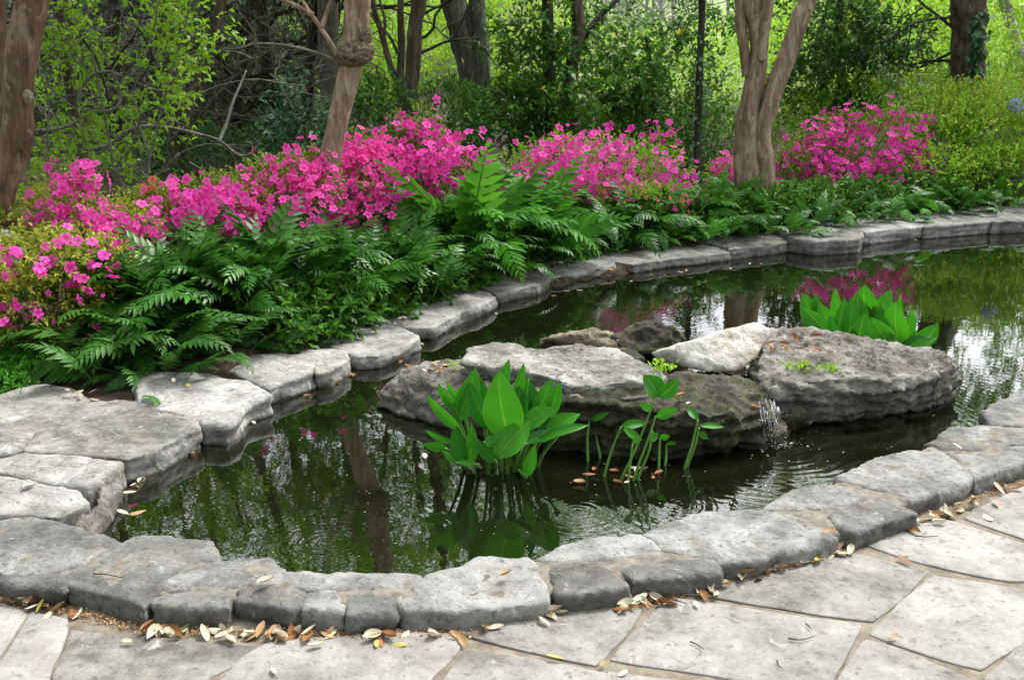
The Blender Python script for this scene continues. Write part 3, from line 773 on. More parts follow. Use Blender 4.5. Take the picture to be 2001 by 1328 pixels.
# back ridge
hull_rock('boulder', [(1055, 676, 0.03), (1100, 682, .03), (1060, 662, .11), (1110, 652, .14), (1160, 645, .15), (1200, 652, .14), (1240, 690, .04), (1200, 690, -.15), (1060, 680, -.15), (1150, 655, -.15)],
          M['island_tan'], amp=0.025, freq=9, ridge=0.03, label='tan knobbly ridge rock along the back of the island, low at its left', **IK)
hull_rock('boulder', [(1195, 660, .12), (1230, 638, .17), (1272, 627, .2), (1318, 638, .18), (1335, 662, .1), (1300, 690, .06), (1230, 692, .06), (1200, 690, -.15), (1340, 690, -.15)],
          M['island_dark'], amp=0.028, freq=8, ridge=0.025, label='dark brown knobbly rock at the back of the island, next to the white pointed rock', **IK)
slab('boulder', [(1183, 690), (1210, 676), (1240, 680), (1262, 696), (1240, 704), (1200, 702)], 0.24, 0.12, M['island_dark'], jit=0.01, amp=0.01, freq=9, label='small dark flat stone lying behind the pale flat slab', **IK)
# white pointed rock
hull_rock('boulder', [(1272, 690, .29), (1300, 681, .32), (1358, 664, .35), (1400, 649, .37), (1455, 636, .38), (1482, 628, .38), (1510, 643, .36), (1502, 662, .32), (1472, 702, .25), (1445, 722, .22), (1380, 724, .22), (1325, 714, .23), (1283, 702, .26), (1400, 680, .12), (1330, 690, .14)],
          M['island_white'], amp=0.014, freq=6, ridge=0.012, label='white pointed rock perched on the crest of the rock island', **IK)
# right boulder
hull_rock('boulder', [(1535, 835, 0), (1600, 828, 0), (1700, 818, 0), (1800, 804, 0), (1845, 790, 0), (1550, 840, -.25), (1850, 800, -.25), (1488, 700, -.2), (1835, 735, .14), (1872, 728, .12), (1866, 760, .07),
                      (1500, 645, .30), (1560, 643, .31), (1640, 656, .31), (1700, 668, .30), (1760, 676, .28), (1815, 684, .26), (1852, 700, .22), (1868, 715, .18), (1478, 735, .20), (1520, 768, .16), (1560, 745, .22), (1700, 745, .22), (1800, 742, .2), (1850, 745, .13), (1700, 690, -.2)],
          M['island_pale'], amp=0.03, freq=7, strata=0.05, ridge=0.042, top_amp=0.8, label='largest boulder of the island, pale topped, at its right end', **IK)
hull_rock('boulder', [(1495, 855, -.1), (1560, 850, -.1), (1470, 745, .18), (1500, 742, .19), (1545, 760, .17), (1580, 800, .10), (1565, 838, .0), (1520, 840, .02), (1500, 800, .10)],
          M['island_dark'], amp=0.03, freq=8, ridge=0.03, label='black wet rock in the cleft between the dark body and the largest boulder', **IK)
flush_rocks()

# --- patio
PZ = 0.040
patio = thing('patio', None, None, (0, 2.4, 0)); tag(patio, 'pale flagstone patio with tan mortar joints', kind='structure')
pl = np.array(patio.location)
base = np.array([(-6, -1.5), (6.5, -1.5), (6.5, 4.9)] + [(p[0], p[1] - 0.16) for p in NEAR_W[::-1] if -3 < p[0] < 6.4] + [(-6, 3.2)])
P3 = np.column_stack([base, np.full(len(base), PZ - 0.005)]) - pl
bm = bmesh.new(); bm.faces.new([bm.verts.new(p) for p in P3]); bmesh.ops.triangulate(bm, faces=bm.faces[:])
bmesh.ops.recalc_face_normals(bm, faces=bm.faces[:])
me = bpy.data.meshes.new('joint_bed'); bm.to_mesh(me); bm.free()
link('joint_bed', me, M['joint'], patio)
FLAGS = [
 [(893, 1231), (1045, 1206), (1150, 1190), (1240, 1173), (1252, 1190), (1225, 1230), (1180, 1282), (1162, 1297), (1064, 1276), (936, 1247)],
 [(1315, 1167), (1400, 1180), (1500, 1196), (1600, 1210), (1680, 1220), (1664, 1250), (1640, 1290), (1612, 1338), (1500, 1332), (1350, 1310), (1192, 1288), (1240, 1237)],
 [(1330, 1160), (1380, 1142), (1500, 1112), (1661, 1080), (1740, 1098), (1816, 1114), (1760, 1165), (1703, 1212), (1550, 1190), (1394, 1166)],
 [(1690, 1062), (1760, 1032), (1840, 1014), (1890, 1030), (2070, 1082), (2060, 1128), (1974, 1134), (1880, 1116), (1800, 1098)],
 [(1885, 1010), (1930, 985), (2010, 945), (2200, 880), (2200, 1080), (2100, 1084), (1990, 1046)],
 [(1826, 1124), (1930, 1142), (2030, 1160), (2080, 1185), (1990, 1253), (1918, 1306), (1830, 1280), (1752, 1256), (1699, 1236)],
 [(1692, 1248), (1744, 1266), (1890, 1326), (1960, 1400), (1600, 1410), (1650, 1320)],
 [(1925, 1324), (2001, 1262), (2150, 1215), (2350, 1250), (2350, 1420), (1990, 1430)],
 [(913, 1270), (1040, 1290), (1177, 1316), (1252, 1340), (1240, 1430), (830, 1440), (870, 1330)],
 [(480, 1282), (530, 1256), (620, 1248), (740, 1240), (870, 1238), (898, 1262), (870, 1295), (835, 1328), (780, 1430), (360, 1440), (420, 1340)],
 [(143, 1232), (211, 1240), (330, 1250), (500, 1264), (450, 1300), (391, 1330), (300, 1430), (120, 1430), (110, 1320)],
 [(62, 1195), (130, 1212), (126, 1240), (95, 1310), (60, 1400), (-160, 1400), (0, 1300)],
 [(-200, 1180), (0, 1180), (50, 1192), (20, 1240), (-20, 1300), (-200, 1330)],
 [(1188, 1312), (1350, 1334), (1490, 1348), (1560, 1360), (1540, 1440), (1270, 1440)],
 [(2090, 1140), (2330, 1100), (2400, 1230), (2150, 1205), (2060, 1170)],
 [(2220, 900), (2420, 850), (2450, 1080), (2230, 1085)],
]
def flagstone(px):
    P = np.array([at_z(a, b, PZ) for a, b in px])
    T = refine(P, 0.04, 0.010)
    T = 0.88 * T + 0.06 * np.roll(T, 1, 0) + 0.06 * np.roll(T, -1, 0)
    dv = T - T.mean(0); T = T + dv / (np.linalg.norm(dv, axis=1)[:, None]) * 0.010
    c = T.mean(0); n = len(T)
    tilt = rng.normal(0, 0.004, 2)
    rings = []
    for f, dz in ((1.0, -0.03), (1.0, -0.003), (0.996, 0.0), (0.990, 0.001), (0.95, 0.0015), (0.55, 0.002)):
        q = c + (T - c) * f
        q[:, 2] = PZ + dz + (q[:, 0] - c[0]) * tilt[0] + (q[:, 1] - c[1]) * tilt[1]
        if f < 1: q[:, 2] += fbm(q * 9, 2) * 0.004
        rings.append(q)
    V = np.vstack(rings + [c[None] + np.array((0, 0, 0.005))])
    Q = []; a = np.arange(n); b = (a + 1) % n
    for r in range(len(rings) - 1): Q.append(np.stack([a + r * n, b + r * n, b + (r + 1) * n, a + (r + 1) * n], 1))
    T3 = np.stack([a + (len(rings) - 1) * n, b + (len(rings) - 1) * n, np.full(n, len(V) - 1)], 1)
    ori = V.mean(0)
    me = mesh_np('flagstone', V - ori, [np.vstack(Q), T3])
    bm = bmesh.new(); bm.from_mesh(me); bmesh.ops.recalc_face_normals(bm, faces=bm.faces[:]); bm.to_mesh(me); bm.free()
    smooth(me)
    link('flagstone', me, M['flag'], patio, ori - pl)
for q in FLAGS: flagstone(q)

# ================================================================ VEGETATION
def fit_axes(D, spin):
    """per-leaf frames: D axis directions (n,3), random spin about them"""
    D = D / (np.linalg.norm(D, axis=1)[:, None] + 1e-9)
    ref = np.where(np.abs(D[:, 2:3]) > 0.9, np.array([[1.0, 0, 0]]), np.array([[0, 0, 1.0]]))
    S = np.cross(D, ref); S /= np.linalg.norm(S, axis=1)[:, None] + 1e-9
    U = np.cross(S, D)
    c, s = np.cos(spin)[:, None], np.sin(spin)[:, None]
    return D, S * c + U * s, U * c - S * s

def leaves_mesh(name, P, D, size, wid=0.42, fold=0.16, droop=0.12, spin=0.7):
    """one folded kite per leaf"""
    n = len(P)
    size = np.broadcast_to(np.asarray(size, float), (n,)) * rng.uniform(0.7, 1.25, n)
    D, S, U = fit_axes(D, rng.normal(0, spin, n))
    L = size[:, None]
    b = P
    tip = P + D * L - U * L * droop
    mid = P + D * L * 0.45
    l = mid + S * L * wid * 0.5 + U * L * fold
    r = mid - S * L * wid * 0.5 + U * L * fold
    V = np.stack([b, l, tip, r], 1).reshape(-1, 3)
    return mesh_np(name, V, np.arange(4 * n).reshape(n, 4))

def lobe_world(l):                      # (px, py, d, rx_px, ry_px[, depth factor]) or ('w', centre, radii)
    if l[0] == 'w': return np.asarray(l[1], float), np.asarray(l[2], float)
    c = at_d(l[0], l[1], l[2]); m = mpp(l[0], l[1], l[2])
    return c, np.array((l[3] * m, l[3] * m * (l[5] if len(l) > 5 else 0.7), l[4] * m))

def lobe_points(lobes, n, shell=0.5, front=0.0):
    """points in ellipsoids: shell 0 = whole volume, 1 = skin only; outward directions too"""
    W = [lobe_world(l) for l in lobes]
    v = np.array([r.prod() ** (2 / 3) for c, r in W]); v /= v.sum()
    P, O = [], []
    for (c, r), k in zip(W, rng.multinomial(n, v)):
        d = rng.normal(size=(k, 3))
        if front: d[:, 1] -= front * np.abs(d).mean()
        d /= np.linalg.norm(d, axis=1)[:, None]
        q = (shell + (1 - shell) * rng.random(k) ** (1 / 3.0)) if shell < 1 else np.ones(k)
        q = q * rng.uniform(0.9, 1.06, k)
        P.append(c + d * r * q[:, None])
        o = d / r; o /= np.linalg.norm(o, axis=1)[:, None]; O.append(o)
    return np.vstack(P), np.vstack(O)

def sprays(P, O, k, length, leaf, up=0.3, spread=0.75):
    """k leaves along a twig at every point; returns leaf positions and directions"""
    n = len(P)
    A = O + rng.normal(0, 0.45, (n, 3)); A[:, 2] += up
    A /= np.linalg.norm(A, axis=1)[:, None]
    t = (np.arange(k) + rng.random((n, k))) / k
    pos = P[:, None] + A[:, None] * (t[..., None] * length)
    dr = A[:, None] + rng.normal(0, spread, (n, k, 3)); dr[..., 2] -= 0.05
    return pos.reshape(-1, 3), dr.reshape(-1, 3)

def hang(lobes): pass

def cloud(name, lobes, twigs, k, leaf, mat, parent, shell=0.35, length=None, up=0.2, wid=0.42, front=0.0, droop=0.12, fold=0.16, holes=0.0, hfreq=1.6, spread=0.75, zmin=None):
    if mat == 'canopy': lobes = [l if l[0] == 'w' else (l[0], l[1] * 0.55, *l[2:]) for l in lobes]
    P, O = lobe_points(lobes, twigs, shell, front)
    if holes:                           # clumps and gaps
        keep = fbm(P * hfreq + 40, 2) > (holes - 0.5) * 0.9
        P, O = P[keep], O[keep]
    if zmin is None: zmin = 0.03
    g = ground(P[:, 0], P[:, 1]) + zmin
    ok = P[:, 2] > g; P, O = P[ok], O[ok]
    if not len(P): return None
    Q, D = sprays(P, O, k, length or leaf * 3.2, leaf, up, spread)
    pl = np.array(parent.location) if parent is not None else np.zeros(3)
    o = link(name, leaves_mesh(name, Q - pl, D, leaf, wid, fold, droop), M[mat], parent)
    return o

def path3(px):                          # (px, py, d) list -> world path
    return np.array([at_d(*p) for p in px])

def root_thing(name, label, cat, px, py, d, group=None):
    c = at_d(px, py, d); c[2] = gz(c[0], c[1])
    return thing(name, label, cat, c, group)

def trunk_tube(name, px, d, rad_px, mat, parent, seg=18, n=60, to_ground=True, **k):
    """px: path in pixels at distance d (or own d each); radii in pixels"""
    P = np.array([at_d(p[0], p[1], p[2] if len(p) > 2 else d) for p in px])
    m = mpp(px[0][0], px[0][1], d)
    if to_ground:
        b = P[0].copy(); g = gz(b[0], b[1]) - 0.1
        if b[2] > g:
            dr = P[0] - P[1]
            b = P[0] + dr / max(1e-6, -dr[2]) * (b[2] - g) * 0.6 if dr[2] < -1e-3 else P[0].copy()
            b[2] = g
            P = np.vstack([b, P])
    rad = np.array(rad_px, float) * m * 0.85
    if to_ground and len(P) > len(px): rad = np.concatenate([[rad[0] * 1.12], rad])
    Pc = catmull(P, n)
    V, Q, T = tube_arrays(Pc, rad, seg, **k)
    pl = np.array(parent.location)
    return link(name, smooth(mesh_np(name, V - pl, [Q, T])), mat, parent)

def twig_part(name, paths, d, rad_px, mat, parent, seg=6):
    a = Acc()
    for p in paths:
        P = np.array([at_d(q[0], q[1], q[2] if len(q) > 2 else d) for q in p])
        m = mpp(p[0][0], p[0][1], d)
        a.tube(P, [rad_px * m, rad_px * m * 0.45], seg)
    for k in range(len(a.V)): a.V[k] = a.V[k] - np.array(parent.location)
    return link(name, smooth(a.mesh(name)), mat, parent)

def grow(acc, p, dr, length, r, depth, bend=0.35, up=0.1, seg=5):
    """random forked branch"""
    pts = [p]; q = p.copy(); dd = dr / np.linalg.norm(dr)
    n = 5
    for k in range(n):
        dd = dd + rng.normal(0, bend * 0.35, 3); dd[2] += up * 0.2; dd /= np.linalg.norm(dd)
        q = q + dd * length / n; pts.append(q.copy())
    acc.tube(pts, [r, r * 0.5], seg, n=9)
    if depth > 0:
        for k in range(rng.integers(2, 4)):
            j = rng.integers(2, n + 1)
            d2 = dd + rng.normal(0, 0.65, 3)
            grow(acc, pts[j], d2, length * rng.uniform(0.5, 0.75), r * 0.5, depth - 1, bend, up, seg)

# ---------------------------------------------------------------- trees
def branches(parent, starts, mat, name='branches', bend=0.9):
    a = Acc()
    for (px, py, d, dx, dz, L_, r, dep) in starts:
        grow(a, at_d(px, py, d), np.array((dx, rng.normal(0, 0.3), dz)), L_, r, dep, bend)
    for k in range(len(a.V)): a.V[k] = a.V[k] - np.array(parent.location)
    return link(name, smooth(a.mesh(name)), M[mat], parent)

# crape myrtle at the left edge
t = root_thing('crape_myrtle', 'brown fluted double trunk of a crape myrtle at the left edge of the photo', 'tree', 0, 430, 5.7)
trunk_tube('trunk', [(-8, 440), (14, 340), (36, 250), (36, 170), (48, 80), (66, 0), (84, -120), (110, -500), (150, -800)], 5.7, [28, 27, 30, 30, 30, 30, 28, 22, 12], M['crape_brown'], t, 26, 90, flute=0.16, lump=0.22, twist=0.5, lobes=4, freq=4)
trunk_tube('stem', [(8, 330), (4, 230), (0, 120), (-8, 0), (-20, -300)], 5.9, [20, 20, 19, 18, 12], M['crape_brown'], t, 16, 50, flute=0.12, lump=0.2, to_ground=False)
for (px, py, r) in ((56, 190, 15), (58, 262, 8)):
    P = at_d(px, py, 5.62); m = mpp(px, py, 5.7)
    bm = bmesh.new(); bmesh.ops.create_icosphere(bm, subdivisions=3, radius=1)
    V = np.array([v.co[:] for v in bm.verts]); Fc = np.array([[v.index for v in f.verts] for f in bm.faces]); bm.free()
    V = V * np.array((r * 0.6, r * 0.7, r)) * m; V = V * (1 + 0.35 * fbm(V * 40, 3))[:, None] + P - np.array(t.location)
    link('knot', smooth(mesh_np('knot', V, Fc)), M['burl'], t)
cloud('crown', [(60, -520, 6.2, 330, 210), (-260, -380, 6.6, 260, 190), (330, -820, 7.0, 300, 160)], 2550, 9, 0.06, 'canopy', t, 0.1, holes=0.42)

# thin tree left with long bowed branches
t = root_thing('slender_tree', 'slender grey brown tree with long bowed bare branches, right of the left edge trunk', 'tree', 160, 340, 8.0)
trunk_tube('trunk', [(162, 345), (157, 280), (142, 200), (126, 100), (113, 0), (100, -200), (120, -500)], 8.0, [13, 12.5, 12, 12, 11, 9, 5], M['cedar'], t, 14, 60, flute=0.1, lump=0.15)
twig_part('branch', [[(158, 296), (210, 285), (255, 255), (287, 247), (330, 250), (390, 263), (430, 276), (465, 303), (490, 300), (508, 280)]], 7.9, 4.6, M['twig'], t)
twig_part('branch', [[(58, 257), (120, 250), (165, 228), (190, 200), (175, 175)], [(156, 222), (155, 185), (175, 152), (208, 140), (240, 150), (280, 168), (318, 179), (345, 172), (368, 162)], [(222, 143), (235, 190), (225, 212), (190, 218), (150, 213), (112, 185), (90, 165)]], 7.6, 4.0, M['twig'], t)
twig_part('branch', [[(128, 30), (160, 75), (185, 110), (200, 150), (210, 190), (214, 240), (215, 280)], [(205, 150), (235, 105), (265, 65), (285, 0)], [(250, 0), (275, 60), (297, 110), (280, 150)], [(112, 25), (95, 10)]], 7.7, 3.0, M['dark_bark'], t)
twig_part('branch', [[(428, 277), (443, 240), (455, 200), (470, 165), (481, 138)]], 7.9, 3.4, M['bleached'], t)
cloud('crown', [(110, -350, 8.2, 220, 180), (260, -560, 8.6, 260, 150)], 1190, 9, 0.06, 'canopy', t, 0.1, holes=0.42)

# redbud like shrub: thin stems and fresh green leaves over the dark wood
t = root_thing('spring_shrub', 'tall open shrub with fresh light green leaves in front of the dark wood, left', 'shrub', 240, 370, 7.6)
twig_part('stem', [[(255, 390), (285, 330), (305, 260), (330, 160), (360, 60), (380, -40)], [(255, 390), (225, 330), (215, 280), (200, 200), (180, 100), (170, 0)], [(285, 365), (290, 300), (268, 235), (262, 180), (300, 60), (310, 0)]], 7.6, 3.2, M['twig'], t)
twig_part('stem', [[(100, 400), (90, 300), (95, 200), (70, 120)], [(330, 330), (250, 370), (170, 400)], [(60, 345), (110, 360), (160, 400)], [(310, 375), (270, 330), (220, 310)], [(350, 300), (300, 350), (240, 385)]], 7.4, 2.4, M['twig'], t)
st = [(rng.uniform(40, 400), rng.uniform(60, 360), 7.5 + rng.random(), rng.choice((-1, 1)), rng.uniform(0.0, 1.2), rng.uniform(0.5, 1.0), 0.0065, 2) for j in range(40)]
branches(t, st, 'twig', 'twigs', 0.8)
cloud('foliage', [(140, 200, 7.7, 110, 130), (250, 110, 7.7, 130, 120), (340, 140, 7.6, 100, 90), (200, 30, 7.7, 170, 60), (120, 320, 7.6, 80, 60), (260, 290, 7.7, 80, 60), (390, 60, 7.7, 60, 60), (330, 40, 7.8, 120, 50)], 560, 6, 0.054, 'spring', t, 0.1, wid=0.5, holes=0.42, hfreq=2.6)
cloud('foliage', [(100, 250, 8.6, 90, 100), (60, 330, 8.4, 70, 60), (240, 220, 8.6, 120, 100)], 420, 6, 0.062, 'spring', t, 0.1, wid=0.5, holes=0.4, hfreq=2.6)

# cedar clump
t = root_thing('cedar_tree', 'forked stringy barked cedar left of the burled tree, behind the fresh green shrub', 'tree', 346, 360, 9.2)
trunk_tube('trunk', [(346, 372), (347, 290), (342, 200), (325, 95), (316, 0), (300, -250), (310, -700)], 9.2, [23, 21, 20, 15, 14, 11, 5], M['cedar'], t, 18, 70, flute=0.2, lump=0.3, twist=0.3)
trunk_tube('stem', [(356, 260), (362, 225), (392, 155), (413, 80), (432, 0), (460, -200), (480, -500)], 9.15, [17, 15, 13, 12, 11, 8, 4], M['cedar'], t, 14, 60, flute=0.18, lump=0.25, to_ground=False)
trunk_tube('stem', [(352, 190), (358, 100), (362, 0), (375, -250)], 9.3, [10, 9, 8, 4], M['cedar'], t, 12, 40, flute=0.15, lump=0.2, to_ground=False)
cloud('crown', [(300, -420, 9.6, 300, 190), (520, -600, 10.2, 260, 170), (120, -650, 10, 240, 150)], 2550, 10, 0.055, 'canopy', t, 0.1, holes=0.42)

# dark cedar wood behind, left: each a tree with dead lower branches
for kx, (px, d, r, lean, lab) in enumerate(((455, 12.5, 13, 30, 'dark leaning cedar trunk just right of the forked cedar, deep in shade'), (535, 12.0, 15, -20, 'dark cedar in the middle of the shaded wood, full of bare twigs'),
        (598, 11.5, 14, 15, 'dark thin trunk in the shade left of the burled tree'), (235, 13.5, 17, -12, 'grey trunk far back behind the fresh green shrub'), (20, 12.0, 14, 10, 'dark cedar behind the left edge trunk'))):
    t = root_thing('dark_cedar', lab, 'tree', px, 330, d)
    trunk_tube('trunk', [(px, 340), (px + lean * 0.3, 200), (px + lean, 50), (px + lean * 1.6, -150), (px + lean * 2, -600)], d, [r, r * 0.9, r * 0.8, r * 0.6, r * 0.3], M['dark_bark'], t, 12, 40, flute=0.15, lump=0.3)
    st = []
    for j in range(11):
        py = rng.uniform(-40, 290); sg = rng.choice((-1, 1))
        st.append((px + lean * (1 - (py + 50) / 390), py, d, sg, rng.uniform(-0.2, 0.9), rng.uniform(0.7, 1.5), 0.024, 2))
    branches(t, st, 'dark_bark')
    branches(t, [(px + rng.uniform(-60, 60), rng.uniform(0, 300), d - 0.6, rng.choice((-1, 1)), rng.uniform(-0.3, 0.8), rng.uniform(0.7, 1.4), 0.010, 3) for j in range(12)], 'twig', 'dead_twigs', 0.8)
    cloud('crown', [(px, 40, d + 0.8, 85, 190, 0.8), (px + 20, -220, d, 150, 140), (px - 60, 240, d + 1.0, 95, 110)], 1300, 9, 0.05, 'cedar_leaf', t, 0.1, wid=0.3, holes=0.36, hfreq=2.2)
# big grey trunk behind the burled tree
t = root_thing('grey_tree', 'straight smooth grey trunk in shade directly behind the burled crape myrtle', 'tree', 645, 330, 11)
trunk_tube('trunk', [(650, 350), (648, 200), (642, 100), (640, 0), (636, -300), (640, -700)], 11, [26, 24, 22, 22, 16, 8], M['oak'], t, 16, 50, flute=0.06, lump=0.12)
cloud('crown', [(640, -560, 11, 260, 170), (470, -330, 12, 200, 120)], 1870, 10, 0.065, 'canopy', t, 0.1, holes=0.42)

# burled crape myrtle
t = root_thing('crape_myrtle', 'leaning tan crape myrtle with a knobbly burl on its trunk', 'tree', 632, 400, 7.1)
trunk_tube('trunk', [(628, 405), (640, 330), (654, 260), (671, 190), (686, 130), (692, 100), (697, 50), (700, 0), (712, -200), (760, -600), (800, -900)], 7.1, [24, 24, 23, 24, 24, 27, 27, 26, 22, 14, 7], M['crape'], t, 26, 120, flute=0.07, lump=0.14, twist=0.6, lobes=4, freq=6)
P = at_d(694, 104, 7.07); m = mpp(694, 104, 7.1)
bm = bmesh.new(); bmesh.ops.create_icosphere(bm, subdivisions=5, radius=1)
V = np.array([v.co[:] for v in bm.verts]); Fc = np.array([[v.index for v in f.verts] for f in bm.faces]); bm.free()
rr = 1 + 0.22 * fbm(V * 2.2 + 5, 3) + 0.22 * fbm(V * 5 + 2, 3) + 0.16 * np.abs(fbm(V * 9, 3))
V = V * rr[:, None] * np.array((36, 34, 25)) * m
V[:, 2] += 0.12 * V[:, 0] - 0.006
link('burl', smooth(mesh_np('burl', V + P - np.array(t.location), Fc)), M['burl'], t)
P2 = at_d(713, 72, 7.07)
link('burl', smooth(mesh_np('burl', V * np.array((0.38, 0.5, 0.75)) + P2 - np.array(t.location), Fc)), M['burl'], t)
twig_part('branch', [[(664, 128), (652, 95), (630, 60), (606, 26), (585, -10), (560, -80)], [(628, 55), (640, 20), (650, -10)], [(612, 30), (585, 15), (550, 0), (520, -8)]], 7.1, 5.5, M['crape'], t, 8)
twig_part('branch', [[(662, 128), (640, 112), (600, 98), (550, 88), (500, 86), (465, 95), (430, 96)]], 7.05, 3.4, M['twig'], t)
cloud('crown', [(740, -620, 7.8, 330, 210), (1040, -760, 8.4, 260, 150), (560, -880, 8, 250, 140)], 2550, 10, 0.055, 'canopy', t, 0.1, holes=0.44)

# thin forked tree and the cedar beside it
t = root_thing('forked_tree', 'thin forked grey tree against lime green light, right of the burled tree', 'tree', 788, 250, 10.2)
trunk_tube('trunk', [(790, 262), (786, 210), (782, 160), (785, 90), (783, 0), (790, -250)], 10.2, [10, 9.5, 9, 8, 7, 4], M['cedar'], t, 12, 50, flute=0.1, lump=0.15)
trunk_tube('stem', [(780, 165), (764, 130), (745, 60), (728, 0), (700, -200)], 10.2, [8, 7, 6.5, 6, 3], M['cedar'], t, 10, 40, flute=0.1, lump=0.15, to_ground=False)
twig_part('branch', [[(750, 80), (752, 40), (742, 0), (738, -60)], [(778, 105), (760, 70), (735, 45), (720, 20)]], 10.1, 3.4, M['cedar'], t)
t = root_thing('cedar_tree', 'straight red brown cedar with shredded bark, beside the thin forked tree', 'tree', 800, 240, 10)
trunk_tube('trunk', [(796, 255), (801, 190), (808, 110), (815, 40), (820, 0), (832, -250), (850, -700)], 10, [17, 16, 16, 16, 16, 11, 5], M['cedar'], t, 18, 70, flute=0.24, lump=0.35, twist=0.8)
branches(t, [(806, 110, 10.2, 1, 0.4, 0.9, 0.018, 2), (810, 80, 10.2, 1, 0.2, 1.0, 0.018, 2), (812, 40, 10.2, 1, 0.5, 0.8, 0.016, 2)], 'dark_bark')
cloud('crown', [(850, -520, 10.4, 280, 180), (980, -330, 11, 180, 120)], 1870, 10, 0.06, 'canopy', t, 0.1, holes=0.44)

# live oak, centre
t = root_thing('live_oak', 'thick grey rough barked oak splitting in two behind the dark laurel', 'tree', 930, 230, 12)
trunk_tube('trunk', [(934, 260), (930, 180), (914, 105), (898, 40), (886, 0), (850, -200), (800, -500)], 12, [32, 26, 28, 30, 26, 18, 8], M['oak'], t, 20, 70, flute=0.13, lump=0.3)
trunk_tube('stem', [(938, 190), (941, 120), (938, 60), (932, 0), (950, -250)], 11.95, [22, 21, 20, 17, 10], M['oak'], t, 16, 50, flute=0.14, lump=0.3, to_ground=False)
cloud('crown', [(900, -640, 12.5, 360, 190), (1180, -520, 13, 220, 150), (700, -420, 13, 200, 120)], 2890, 10, 0.07, 'canopy', t, 0.1, holes=0.42)

# dark broad leaved laurels
def laurel(px, d, lobes, lab, trunks, n):
    t = root_thing('cherry_laurel', lab, 'tree', px, 330, d)
    for (pp, r) in trunks: trunk_tube('trunk', pp, d, r, M['dark_bark'] if r[0] < 15 else M['cedar'], t, 12, 40, flute=0.12, lump=0.25)
    cloud('crown', lobes, n, 9, 0.085, 'laurel', t, 0.2, wid=0.4, holes=0.40, hfreq=2.0, length=0.26)
    cloud('yellow_leaves', lobes, max(6, n // 60), 1, 0.08, 'laurel_yellow', t, 0.95, front=1.0)
    return t
laurel(1090, 10.4, [(1010, 150, 10.4, 80, 90), (1000, 230, 10.2, 100, 60), (1100, 190, 10.4, 110, 90), (1080, 60, 10.6, 90, 60), (960, 250, 10.2, 90, 50), (1200, 210, 10.6, 90, 60), (1060, 270, 10, 120, 45), (1180, 40, 10.8, 70, 40)], 'dark glossy laurel with a few yellow leaves, in front of the grey oak',
       [([(1076, 330), (1078, 200), (1073, 100), (1070, 0), (1068, -200)], [13, 13, 13, 12, 8]), ([(1110, 330), (1113, 220), (1120, 120), (1132, 50), (1128, 0), (1140, -200)], [16, 15, 15, 16, 13, 8]), ([(1122, 120), (1150, 60), (1190, 15), (1230, -20)], [9, 8, 6, 4])], 1500)
laurel(1290, 10.2, [(1270, 110, 10, 70, 35), (1330, 130, 10.2, 60, 50), (1250, 160, 10.2, 80, 45), (1380, 30, 10.2, 90, 40), (1330, 60, 10.2, 50, 30), (1270, 210, 10.2, 90, 50), (1390, 200, 10.4, 50, 40)], 'airy dark laurel with layered sprays around the thin black trunk', [([(1278, 330), (1276, 220), (1274, 140), (1262, 70)], [5, 5, 4, 3])], 720)
laurel(1640, 11.2, [(1640, 120, 11.2, 120, 110), (1600, 60, 11.2, 110, 70), (1700, 60, 11.5, 110, 60), (1590, 190, 11, 80, 60), (1730, 130, 11.8, 80, 60), (1560, 250, 11, 70, 50)], 'broad dark green laurel filling the gap right of the forked crape myrtle', [([(1645, 330), (1648, 200), (1640, 60), (1650, -100)], [11, 10, 9, 6]), ([(1655, 200), (1700, 100), (1740, 20)], [7, 6, 4])], 1500)

# thin black trunk with ivy
t = root_thing('thin_black_tree', 'thin straight black trunk with ivy leaves, left of the forked crape myrtle', 'tree', 1362, 388, 9.0)
trunk_tube('trunk', [(1361, 395), (1364, 280), (1367, 180), (1370, 80), (1372, 20), (1376, -200), (1385, -500)], 9.0, [8.5, 8, 8, 8, 8, 6, 3], M['dark_bark'], t, 10, 60, flute=0.15, lump=0.35)
Q = np.array([at_d(1363 + 0.04 * (390 - y_) + rng.choice((-1, 1)) * rng.uniform(4, 14), y_, 8.95 + rng.uniform(-0.1, 0.1)) for y_ in rng.uniform(60, 390, 90)])
link('ivy_leaves', leaves_mesh('ivy_leaves', Q - np.array(t.location), rng.normal(0, 0.6, (90, 3)) + np.array((0, -0.3, -0.6)), 0.055, 0.8, 0.05), M['ivy'], t)

# main forked crape myrtle
t = root_thing('crape_myrtle', 'stout smooth crape myrtle with a wide fork and a slanting right stem', 'tree', 1475, 375, 8.6)
trunk_tube('trunk', [(1466, 385), (1462, 320), (1462, 250), (1472, 180), (1482, 100), (1478, 40), (1470, 0), (1450, -250), (1430, -600)], 8.6, [31, 27, 25, 21, 18, 20, 23, 17, 8], M['crape'], t, 30, 110, flute=0.17, lump=0.10, twist=0.35, lobes=3)
trunk_tube('stem', [(1494, 390), (1497, 330), (1488, 262), (1503, 205), (1526, 140), (1549, 78), (1565, 30), (1579, 0), (1640, -180), (1720, -480)], 8.55, [22, 20, 19, 21, 20, 20, 20, 19, 13, 6], M['crape'], t, 24, 110, flute=0.13, lump=0.10, twist=0.4, lobes=4, to_ground=True)
trunk_tube('stem', [(1490, 120), (1494, 70), (1498, 30), (1502, -10), (1515, -250)], 8.5, [9, 11, 12, 11, 6], M['crape'], t, 14, 50, flute=0.14, lump=0.2, to_ground=False)
trunk_tube('stem', [(1458, 150), (1455, 100), (1448, 40), (1446, -10), (1400, -260)], 8.62, [8, 11, 12, 12, 6], M['crape'], t, 14, 50, flute=0.14, lump=0.2, to_ground=False)
